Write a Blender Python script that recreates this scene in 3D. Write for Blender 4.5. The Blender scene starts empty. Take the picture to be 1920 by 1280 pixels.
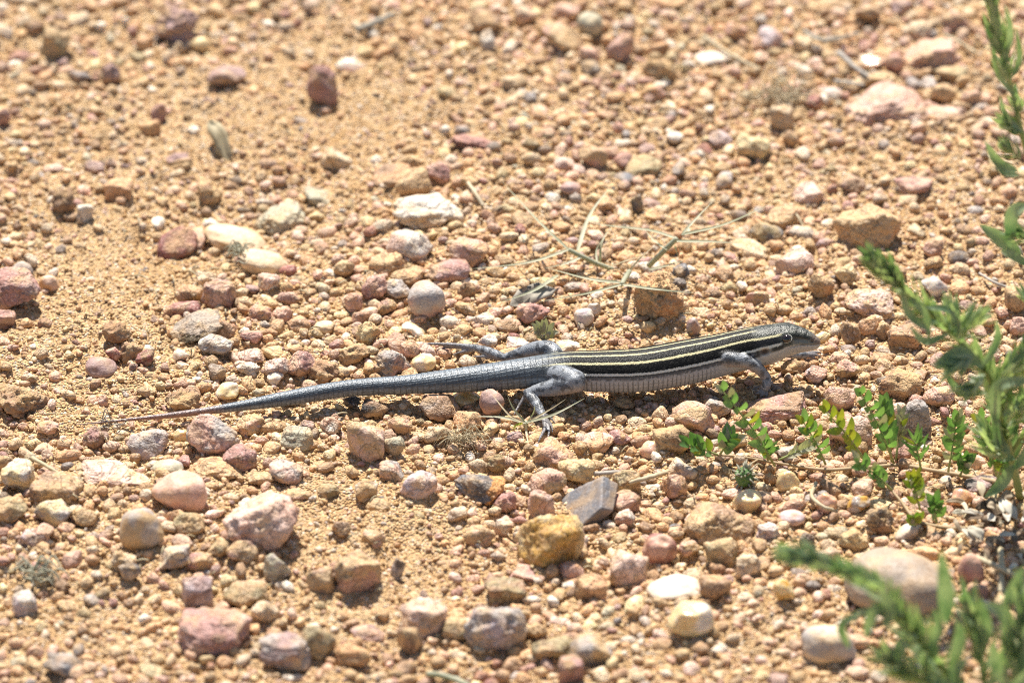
import bpy, math, random
import numpy as np
from mathutils import Vector, Matrix, kdtree

random.seed(7)
rng = np.random.default_rng(11)
scene = bpy.context.scene
COL = scene.collection

# ------------------------------------------------------------------ camera
PITCH = math.radians(30.0)
DIST = 2.5
WIDTH = 0.305                      # metres across the frame at the focus distance
SP = WIDTH / 1920.0                # metres per photo pixel at the target
CP, SPH = math.cos(PITCH), math.sin(PITCH)
CAM = np.array([0.0, -DIST * CP, DIST * SPH])
FWD = np.array([0.0, CP, -SPH]); UPV = np.array([0.0, SPH, CP])
cam_data = bpy.data.cameras.new('camera')
cam_data.sensor_width = 36.0
cam_data.lens = 36.0 * DIST / WIDTH
cam_data.clip_start = 0.05; cam_data.clip_end = 500.0
cam = bpy.data.objects.new('camera', cam_data)
cam.location = CAM; cam.rotation_euler = (math.pi / 2 - PITCH, 0, 0)
COL.objects.link(cam); scene.camera = cam
cam_data.dof.use_dof = True
cam_data.dof.focus_distance = 2.468
cam_data.dof.aperture_fstop = 11.5
cam_data.dof.aperture_blades = 9

# ------------------------------------------------------------------ sky and sun
SUN_EL, SUN_AZ = math.radians(63.0), math.radians(-9.0)     # behind the animal, a little to the left
world = bpy.data.worlds.new('World'); scene.world = world; world.use_nodes = True
wn = world.node_tree.nodes; wl = world.node_tree.links
sky = wn.new('ShaderNodeTexSky'); sky.sky_type = 'NISHITA'; sky.sun_disc = False
sky.sun_elevation = SUN_EL; sky.sun_rotation = SUN_AZ
bg = wn['Background']; bg.inputs['Strength'].default_value = 0.075
wl.new(sky.outputs[0], bg.inputs['Color'])
sd = Vector((math.sin(SUN_AZ) * math.cos(SUN_EL), math.cos(SUN_AZ) * math.cos(SUN_EL), math.sin(SUN_EL)))
sun_data = bpy.data.lights.new('sun', 'SUN'); sun_data.energy = 5.0; sun_data.angle = math.radians(0.53)
sun_data.color = (1.0, 0.95, 0.87)
sun = bpy.data.objects.new('sun', sun_data); sun.rotation_euler = (-sd).to_track_quat('-Z', 'Y').to_euler()
sun.location = (0, 0, 3); COL.objects.link(sun)
scene.view_settings.view_transform = 'Standard'; scene.view_settings.look = 'None'
scene.view_settings.exposure = 0.90; scene.view_settings.gamma = 1.0
scene.cycles.max_bounces = 5; scene.cycles.diffuse_bounces = 3; scene.cycles.sample_clamp_indirect = 4.0; scene.cycles.filter_width = 1.0
scene.cycles.use_denoising = False; scene.cycles.denoiser = 'OPENIMAGEDENOISE'; scene.cycles.denoising_input_passes = 'RGB_ALBEDO_NORMAL'; scene.cycles.denoising_prefilter = 'ACCURATE'

# ------------------------------------------------------------------ pixel helpers (photo pixels -> points of the place)
def ray(x, y):
    return FWD * DIST + np.array([1.0, 0, 0]) * ((x - 960) * SP) + UPV * ((640 - y) * SP)
def at_z(x, y, z=0.0):
    d = ray(x, y); return CAM + d * ((z - CAM[2]) / d[2])
def at_y(x, y, Y):
    d = ray(x, y); return CAM + d * ((Y - CAM[1]) / d[1])

# ------------------------------------------------------------------ noise
_tab = np.random.default_rng(5).random((256, 256))
_tab3 = np.random.default_rng(6).random((64, 64, 64))
def _q(t): return t * t * t * (t * (t * 6 - 15) + 10)
def vn2(x, y):
    xi = np.floor(x).astype(int); yi = np.floor(y).astype(int)
    fx = _q(x - xi); fy = _q(y - yi)
    a = _tab[xi & 255, yi & 255]; b = _tab[(xi + 1) & 255, yi & 255]
    c = _tab[xi & 255, (yi + 1) & 255]; d = _tab[(xi + 1) & 255, (yi + 1) & 255]
    return (a + (b - a) * fx) * (1 - fy) + (c + (d - c) * fx) * fy - 0.5
def vn3(p):
    i = np.floor(p).astype(int); f = _q(p - i)
    r = 0.0
    for dx in (0, 1):
        for dy in (0, 1):
            for dz in (0, 1):
                w = (f[:, 0] if dx else 1 - f[:, 0]) * (f[:, 1] if dy else 1 - f[:, 1]) * (f[:, 2] if dz else 1 - f[:, 2])
                r = r + w * _tab3[(i[:, 0] + dx) & 63, (i[:, 1] + dy) & 63, (i[:, 2] + dz) & 63]
    return r - 0.5
def sstep(a, b, x):
    t = np.clip((x - a) / (b - a), 0, 1); return t * t * (3 - 2 * t)

# the lizard's line across the ground, used to keep the ground and pebbles below its body
LZ = np.array([[141, 796], [262, 790], [410, 775], [545, 762], [651, 752], [800, 748], [909, 750], [1030, 748], [1200, 750], [1345, 742], [1410, 730], [1540, 718]])
LZG = np.array([at_z(x, y, 0)[:2] for x, y in LZ])
def lizard_dist(x, y):
    best = np.full(np.shape(x), 9.0)
    for a, b in zip(LZG[:-1], LZG[1:]):
        d = b - a; t = np.clip(((x - a[0]) * d[0] + (y - a[1]) * d[1]) / (d @ d), 0, 1)
        best = np.minimum(best, np.hypot(x - a[0] - t * d[0], y - a[1] - t * d[1]))
    return best
# sandier patches of the ground (photo pixel, radius in metres)
SANDY = [(at_z(px, py)[:2], r) for px, py, r in ((200, 540, .05), (160, 230, .05), (480, 200, .04), (760, 200, .05), (1850, 500, .035), (1600, 320, .04),
         (200, 1170, .045), (760, 1010, .035), (1480, 1220, .03), (1400, 640, .02), (60, 650, .04), (1130, 640, .025), (620, 940, .02), (660, 1120, .03))]
def sandiness(x, y):
    s = 0.45 * (vn2(x / .035 + 7, y / .05 + 3) + 0.1)
    for c, r in SANDY:
        s = s + 0.62 * np.exp(-(((x - c[0]) / r) ** 2 + ((y - c[1]) / (1.5 * r)) ** 2))
    return np.clip(s, 0, 1)
BANKS = []
def height(x, y):
    x = np.asarray(x, float); y = np.asarray(y, float)
    core = np.exp(-np.maximum(0, np.hypot(x, y) - .6))
    calm = 0.25 + 0.75 * sstep(.012, .05, lizard_dist(x, y))
    h = .0075 * vn2(x / .085 + 40, y / .085 + 11) * calm + .0030 * vn2(x / .026 + 3, y / .03 + 9) * calm
    h = h + .0024 * vn2(x / .0085 + 13, y / .0085) + .0028 * (.25 - np.abs(vn2(x / .0046, y / .0046 + 5)))
    h = h + .0017 * vn2(x / .0024 + 31, y / .0024 + 17)
    h = (h - .0012) * core
    for bx, by, br, bh in BANKS:                     # sand banked up round the bigger stones
        h = h + bh * np.exp(-(((x - bx) / br) ** 2 + ((y - by) / br) ** 2) ** 2)
    return h

# ------------------------------------------------------------------ mesh helpers
def mesh_from(name, V, F, mat=None, smooth=True, col=None, mats=None):
    me = bpy.data.meshes.new(name)
    V = np.asarray(V, np.float32)
    if isinstance(F, np.ndarray):
        n = F.shape[1]
        me.vertices.add(len(V)); me.vertices.foreach_set('co', V.ravel())
        me.loops.add(F.size); me.loops.foreach_set('vertex_index', F.ravel().astype(np.int32))
        me.polygons.add(len(F)); me.polygons.foreach_set('loop_start', np.arange(0, F.size, n, dtype=np.int32))
        me.update(calc_edges=True)
    else:
        me.from_pydata(V.tolist(), [], F)
    if smooth: me.shade_smooth()
    if col is not None:
        c = np.ones((len(V), 4), np.float32); c[:, :col.shape[1]] = col
        at = me.color_attributes.new('Col', 'FLOAT_COLOR', 'POINT'); at.data.foreach_set('color', c.ravel())
    for m in (mats or ([mat] if mat else [])): me.materials.append(m)
    return me
def add(name, me, parent=None, loc=None, **props):
    o = bpy.data.objects.new(name, me); COL.objects.link(o)
    if parent: o.parent = parent
    if loc is not None: o.location = loc
    for k, v in props.items():
        if v is not None: o[k] = v
    return o
class Part:
    """Collects tubes and leaves in world space; build() makes them one mesh under a parent."""
    def __init__(s): s.v = []; s.f = []; s.n = 0
    def push(s, V, F):
        s.v.append(np.asarray(V)); s.f += [tuple(i + s.n for i in f) for f in F]; s.n += len(V)
    def build(s, name, mat, parent=None, **props):
        V = np.vstack(s.v); root = parent
        while root is not None and 'base_' not in root.keys(): root = root.parent
        base = np.zeros(3) if root is None else np.array(root['base_'])
        return add(name, mesh_from(name, V - base, s.f, mat), parent, **props)
def empty(name, base, **props):
    o = add(name, None, None, base, **props); o['base_'] = [float(b) for b in base]; o.empty_display_size = .01
    return o
def spline(P, n):
    P = np.asarray(P, float)
    if len(P) == 2: return P[0] + (P[1] - P[0]) * np.linspace(0, 1, n)[:, None]
    Q = np.vstack([2 * P[0] - P[1], P, 2 * P[-1] - P[-2]])
    t = np.linspace(0, len(P) - 1 - 1e-9, n); i = t.astype(int); f = (t - i)[:, None]
    a, b, c, d = Q[i], Q[i + 1], Q[i + 2], Q[i + 3]
    return .5 * (2 * b + (c - a) * f + (2 * a - 5 * b + 4 * c - d) * f ** 2 + (3 * b - a - 3 * c + d) * f ** 3)
def nrm(v): return v / (np.linalg.norm(v) + 1e-12)
def tube(P, R, sides=6, n=None):
    n = n or max(2, 4 * (len(P) - 1)); R = np.asarray(R, float)
    if R.ndim == 0: R = np.full(len(P), R)
    C = spline(P, n); r = spline(np.c_[R, R, R], n)[:, 0]
    V = []
    T = np.gradient(C, axis=0); u = np.array([0.13, .27, .95])
    for k in range(n):
        t = nrm(T[k]); u = nrm(u - t * (u @ t)); w = np.cross(t, u)
        for j in range(sides):
            a = 2 * math.pi * j / sides; V.append(C[k] + (u * math.cos(a) + w * math.sin(a)) * max(r[k], 2e-5))
    F = [(k * sides + j, k * sides + (j + 1) % sides, (k + 1) * sides + (j + 1) % sides, (k + 1) * sides + j) for k in range(n - 1) for j in range(sides)]
    F += [tuple(range(sides))[::-1], tuple((n - 1) * sides + j for j in range(sides))]
    return np.array(V), F
def leaf(P, width, face, n=9, fold=.25, shape=.9, tipw=0.0):
    """A blade along the curve P; face is roughly where its upper side looks."""
    C = spline(P, n); T = np.gradient(C, axis=0); V = []
    for k in range(n):
        u = k / (n - 1); w = width * .5 * (math.sin(math.pi * min(1, u ** shape)) ** .75 * (1 - tipw) + .05 + tipw * (1 - u))
        if k == n - 1: w = width * .02
        t = nrm(T[k]); s = nrm(np.cross(t, face)); up = np.cross(s, t)
        for a in (-1, -.5, 0, .5, 1):
            V.append(C[k] + s * a * w + up * fold * w * abs(a) ** 1.4)
    F = [(k * 5 + j, k * 5 + j + 1, (k + 1) * 5 + j + 1, (k + 1) * 5 + j) for k in range(n - 1) for j in range(4)]
    return np.array(V), F

# ------------------------------------------------------------------ materials
def nodes(m):
    m.use_nodes = True; nt = m.node_tree; return nt, nt.nodes, nt.links, nt.nodes['Principled BSDF']
def N(nt, t, **kw):
    n = nt.nodes.new(t)
    for k, v in kw.items():
        if k in n.inputs.keys(): n.inputs[k].default_value = v
        else: setattr(n, k, v)
    return n
def mixrgb(nt, fac, a, b, mode='MIX'):
    n = nt.nodes.new('ShaderNodeMix'); n.data_type = 'RGBA'; n.blend_type = mode
    for sock, v in ((n.inputs[0], fac), (n.inputs[6], a), (n.inputs[7], b)):
        if hasattr(v, 'is_linked'): nt.links.new(v, sock)
        else: sock.default_value = v if not isinstance(v, tuple) else (*v, 1)
    return n.outputs[2]
def ramp(nt, src, p0, p1):
    n = nt.nodes.new('ShaderNodeMapRange'); n.inputs['From Min'].default_value = p0; n.inputs['From Max'].default_value = p1
    nt.links.new(src, n.inputs[0]); return n.outputs[0]
def mul(nt, a, b, op='MULTIPLY'):
    n = nt.nodes.new('ShaderNodeMath'); n.operation = op
    for s, v in ((n.inputs[0], a), (n.inputs[1], b)):
        if hasattr(v, 'is_linked'): nt.links.new(v, s)
        else: s.default_value = v
    return n.outputs[0]
SAND = (.59, .38, .175)
def stone_material(name, speckle, dust, rough, bumpd, sss=0.0):
    m = bpy.data.materials.new(name); nt, nd, lk, b = nodes(m)
    tc = N(nt, 'ShaderNodeTexCoord'); at = N(nt, 'ShaderNodeAttribute', attribute_name='Col')
    oi = N(nt, 'ShaderNodeObjectInfo')
    vec = nt.nodes.new('ShaderNodeVectorMath'); vec.operation = 'ADD'
    sc = nt.nodes.new('ShaderNodeVectorMath'); sc.operation = 'SCALE'; sc.inputs['Scale'].default_value = 3.0
    cmb = nt.nodes.new('ShaderNodeCombineXYZ')
    for k in range(3): lk.new(oi.outputs['Random'], cmb.inputs[k])
    lk.new(cmb.outputs[0], sc.inputs[0]); lk.new(tc.outputs['Object'], vec.inputs[0]); lk.new(sc.outputs[0], vec.inputs[1])
    co = vec.outputs[0]
    n1 = N(nt, 'ShaderNodeTexNoise', Scale=420.0, Detail=5.0, Roughness=.65); lk.new(co, n1.inputs['Vector'])
    n2 = N(nt, 'ShaderNodeTexNoise', Scale=1500.0, Detail=2.0); lk.new(co, n2.inputs['Vector'])
    n3 = N(nt, 'ShaderNodeTexNoise', Scale=170.0, Detail=3.0); lk.new(co, n3.inputs['Vector'])
    c = mixrgb(nt, mul(nt, ramp(nt, n1.outputs[0], .38, .68), .55), at.outputs['Color'], (.80, .60, .42), 'MULTIPLY')
    c = mixrgb(nt, mul(nt, ramp(nt, n2.outputs[0], .58, .66), speckle), c, (.10, .075, .06))
    c = mixrgb(nt, mul(nt, ramp(nt, n2.outputs[0], .42, .34), speckle * .8), c, (.80, .66, .56))
    c = mixrgb(nt, mul(nt, ramp(nt, n3.outputs[0], .48, .66), dust), c, SAND)
    n4 = N(nt, 'ShaderNodeTexNoise', Scale=95.0, Detail=6.0, Distortion=1.2); lk.new(co, n4.inputs['Vector'])
    vein = mul(nt, ramp(nt, mul(nt, mul(nt, n4.outputs[0], -.5, 'ADD'), 0.0, 'ABSOLUTE'), .022, .0), speckle * 1.1)
    c = mixrgb(nt, vein, c, (.16, .10, .065))
    c = mixrgb(nt, mul(nt, ramp(nt, n4.outputs[0], .55, .72), speckle * .9), c, (.36, .19, .10))
    lk.new(c, b.inputs['Base Color']); b.inputs['Roughness'].default_value = rough
    if sss:
        b.inputs['Subsurface Weight'].default_value = sss; b.inputs['Subsurface Radius'].default_value = (1, .7, .4); b.inputs['Subsurface Scale'].default_value = .0025
    bp = N(nt, 'ShaderNodeBump', Strength=.9, Distance=bumpd); lk.new(mul(nt, mul(nt, n1.outputs[0], mul(nt, n2.outputs[0], .5), 'ADD'), mul(nt, vein, -.5), 'ADD'), bp.inputs['Height'])
    lk.new(bp.outputs[0], b.inputs['Normal'])
    return m
M_STONE = stone_material('granite_stone', .45, .55, .66, .0011)
M_SMOOTH = stone_material('smooth_stone', .20, .35, .62, .00035)
M_QUARTZ = stone_material('quartz_stone', .05, .12, .22, .00025, .35)
M_CLOD = stone_material('crumbly_stone', .30, .75, .9, .0012)
def sand_material():
    m = bpy.data.materials.new('sand'); nt, nd, lk, b = nodes(m)
    tc = N(nt, 'ShaderNodeTexCoord'); co = tc.outputs['Object']
    v = N(nt, 'ShaderNodeTexVoronoi', Scale=1300.0); lk.new(co, v.inputs['Vector'])
    n0 = N(nt, 'ShaderNodeTexNoise', Scale=28.0, Detail=4.0); lk.new(co, n0.inputs['Vector'])
    n1 = N(nt, 'ShaderNodeTexNoise', Scale=520.0, Detail=4.0); lk.new(co, n1.inputs['Vector'])
    sep = nt.nodes.new('ShaderNodeSeparateColor'); lk.new(v.outputs['Color'], sep.inputs[0])
    c = mixrgb(nt, ramp(nt, n0.outputs[0], .35, .65), (.65, .425, .205), (.56, .335, .14))
    c = mixrgb(nt, mul(nt, ramp(nt, n1.outputs[0], .45, .7), .5), c, (.70, .52, .32))
    c = mixrgb(nt, mul(nt, ramp(nt, sep.outputs[0], .6, 1.0), .55), c, (.33, .18, .08))
    c = mixrgb(nt, mul(nt, ramp(nt, sep.outputs[1], .82, .95), .7), c, (.78, .66, .52))
    lk.new(c, b.inputs['Base Color']); b.inputs['Roughness'].default_value = .85
    hgt = mul(nt, mul(nt, v.outputs['Distance'], -1.0), mul(nt, n1.outputs[0], 1.4), 'ADD')
    bp = N(nt, 'ShaderNodeBump', Strength=1.0, Distance=.0015); lk.new(hgt, bp.inputs['Height']); lk.new(bp.outputs[0], b.inputs['Normal'])
    return m
M_SAND = sand_material()
def leaf_material(name, c0, c1, trans=.35, rough=.45, scale=160.0):
    m = bpy.data.materials.new(name); nt, nd, lk, b = nodes(m)
    tc = N(nt, 'ShaderNodeTexCoord'); n = N(nt, 'ShaderNodeTexNoise', Scale=scale, Detail=3.0); lk.new(tc.outputs['Object'], n.inputs['Vector'])
    oi = N(nt, 'ShaderNodeObjectInfo'); c = mixrgb(nt, ramp(nt, n.outputs[0], .35, .65), c0, c1); c = mixrgb(nt, mul(nt, oi.outputs['Random'], .6), c, (.62, .66, .55), 'MULTIPLY'); lk.new(c, b.inputs['Base Color']); b.inputs['Roughness'].default_value = rough
    tr = N(nt, 'ShaderNodeBsdfTranslucent'); lk.new(mixrgb(nt, 1.0, c, (1.0, 1.15, .45), 'MULTIPLY'), tr.inputs['Color'])
    mx = N(nt, 'ShaderNodeMixShader'); mx.inputs[0].default_value = trans
    lk.new(b.outputs[0], mx.inputs[1]); lk.new(tr.outputs[0], mx.inputs[2]); lk.new(mx.outputs[0], nd['Material Output'].inputs['Surface'])
    return m
M_LEAF = leaf_material('creeper_leaf', (.13, .26, .085), (.25, .38, .155), .42)
M_YLEAF = leaf_material('yellowed_leaf', (.44, .40, .05), (.20, .32, .05))
M_WEED = leaf_material('weed_leaf', (.16, .255, .145), (.36, .44, .31), .42)
M_WEEDTIP = leaf_material('weed_tip_leaf', (.20, .31, .18), (.54, .59, .41), .48)
M_STEM = leaf_material('green_stem', (.22, .30, .09), (.34, .36, .14), 0.0, .6)
M_REDSTEM = leaf_material('creeper_stem', (.34, .24, .13), (.42, .30, .17), 0.0, .7)
M_GRASS = leaf_material('grass_blade', (.40, .40, .28), (.55, .52, .40), .3, .6)
M_STRAW = leaf_material('dry_straw', (.46, .36, .22), (.60, .50, .34), .1, .7)
M_TWIG = leaf_material('grey_twig', (.30, .26, .22), (.44, .39, .33), 0.0, .8, 500.0)
M_GREYLEAF = leaf_material('grey_leaf', (.34, .32, .23), (.46, .43, .33), .2, .7)
M_DARKLITTER = leaf_material('dark_dead_leaf', (.13, .085, .05), (.24, .16, .10), .1, .8, 300.0)
M_PALELITTER = leaf_material('bleached_dead_leaf', (.55, .48, .38), (.74, .68, .58), .15, .7, 300.0)
M_LITTER = leaf_material('dead_leaf', (.28, .19, .11), (.62, .52, .38), .1, .8, 300.0)

# ------------------------------------------------------------------ stones
def ico(sub):
    t = (1 + 5 ** .5) / 2
    V = [(-1, t, 0), (1, t, 0), (-1, -t, 0), (1, -t, 0), (0, -1, t), (0, 1, t), (0, -1, -t), (0, 1, -t), (t, 0, -1), (t, 0, 1), (-t, 0, -1), (-t, 0, 1)]
    F = [(0, 11, 5), (0, 5, 1), (0, 1, 7), (0, 7, 10), (0, 10, 11), (1, 5, 9), (5, 11, 4), (11, 10, 2), (10, 7, 6), (7, 1, 8), (3, 9, 4), (3, 4, 2), (3, 2, 6), (3, 6, 8), (3, 8, 9), (4, 9, 5), (2, 4, 11), (6, 2, 10), (8, 6, 7), (9, 8, 1)]
    V = [nrm(np.array(v, float)) for v in V]
    for _ in range(sub):
        cache = {}; G = []
        def mid(a, b):
            k = (min(a, b), max(a, b))
            if k not in cache: cache[k] = len(V); V.append(nrm(V[a] + V[b]))
            return cache[k]
        for a, b, c in F:
            ab, bc, ca = mid(a, b), mid(b, c), mid(c, a); G += [(a, ab, ca), (b, bc, ab), (c, ca, bc), (ab, bc, ca)]
        F = G
    return np.array(V), np.array(F)
ICO = {k: ico(k) for k in (0, 1, 2, 3, 4)}
ICO[-1] = (np.array([(1, 0, 0), (-1, 0, 0), (0, 1, 0), (0, -1, 0), (0, 0, 1), (0, 0, -1.0)]), np.array([(0, 2, 4), (2, 1, 4), (1, 3, 4), (3, 0, 4), (2, 0, 5), (1, 2, 5), (3, 1, 5), (0, 3, 5)]))
def stone_shape(kind, sub, r):
    """Unit stone: a polyhedron of random cutting planes, softened, with lumps; kind is one letter."""
    D, F = ICO[sub]
    npl, lo, hi, k, lump, fine = {'r': (11, .58, 1.0, 20, .10, .07), 's': (7, .90, 1.0, 6, .08, .008), 'a': (12, .52, 1.0, 30, .06, .06), 'b': (9, .62, 1.0, 26, .08, .07),
                                  'f': (12, .58, 1.0, 22, .09, .07), 'c': (10, .66, 1.0, 12, .22, .15), 'w': (5, .8, 1.0, 70, .0, .012), 'q': (10, .60, 1.0, 18, .10, .025)}[kind]
    P = r.normal(size=(npl, 3)); P /= np.linalg.norm(P, axis=1)[:, None]; d = r.uniform(lo, hi, npl)
    if kind == 'w':
        P = np.array([(-.1, -.35, .9), (0, .2, -1), (-.75, -.5, -.1), (.95, -.25, .1), (.25, 1, .2), (-.5, .8, .1), (.2, -1, -.3)]); P = P / np.linalg.norm(P, axis=1)[:, None]; d = np.array([.34, .34, .8, .62, .6, .85, .7]); npl = 7
    if kind in 'bf':
        B = np.vstack([np.eye(3), -np.eye(3)]) + r.normal(size=(6, 3)) * (.24 if kind == 'b' else .3)
        B /= np.linalg.norm(B, axis=1)[:, None]; P = np.vstack([B, P]); d = np.r_[r.uniform(.55, .80, 6), d + .06]
    inv = np.maximum(D @ P.T, 1e-3) / d                       # 1 / distance to each plane
    inv = np.c_[inv, np.full(len(D), .95)]
    R = 1 / (np.sum(inv ** k, 1) ** (1 / k))
    off = r.uniform(0, 50, 3)
    R = R * (1 + lump * 2 * vn3(D * 1.9 + off) + fine * 2 * vn3(D * 5.5 + off) + (fine * 1.1 * vn3(D * 13 + off) if sub > 2 else 0))
    V = D * R[:, None]
    lo_, hi_ = V.min(0), V.max(0)
    return (V - (lo_ + hi_) / 2) / ((hi_ - lo_) / 2), F
CS = {'tan': ((.55, .38, .20), 'tan'), 'pin': ((.62, .385, .29), 'pink'), 'ros': ((.43, .235, .20), 'dusky rose'), 'red': ((.27, .10, .085), 'dark red'),
      'mau': ((.37, .25, .23), 'mauve brown'), 'cre': ((.72, .57, .38), 'cream'), 'whi': ((.72, .66, .56), 'white'), 'gre': ((.42, .38, .35), 'grey'),
      'sla': ((.155, .165, .185), 'slate grey'), 'oli': ((.36, .29, .15), 'olive brown'), 'och': ((.56, .33, .07), 'mustard yellow'), 'bro': ((.36, .225, .13), 'brown'),
      'ora': ((.63, .37, .19), 'orange'), 'sag': ((.45, .43, .31), 'pale sage'), 'bla': ((.035, .033, .032), 'black'), 'yel': ((.74, .60, .33), 'pale yellow'),
      'lil': ((.58, .48, .48), 'lilac grey'), 'ppi': ((.70, .50, .405), 'pale pink'), 'dgr': ((.13, .115, .10), 'dark grey'), 'gtn': ((.33, .27, .215), 'grey tan')}
SHW = {'r': 'chunky', 's': 'smooth', 'a': 'angular', 'b': 'blocky', 'f': 'flat', 'c': 'crumbly', 'q': 'translucent', 'w': 'wedge-shaped'}
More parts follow.
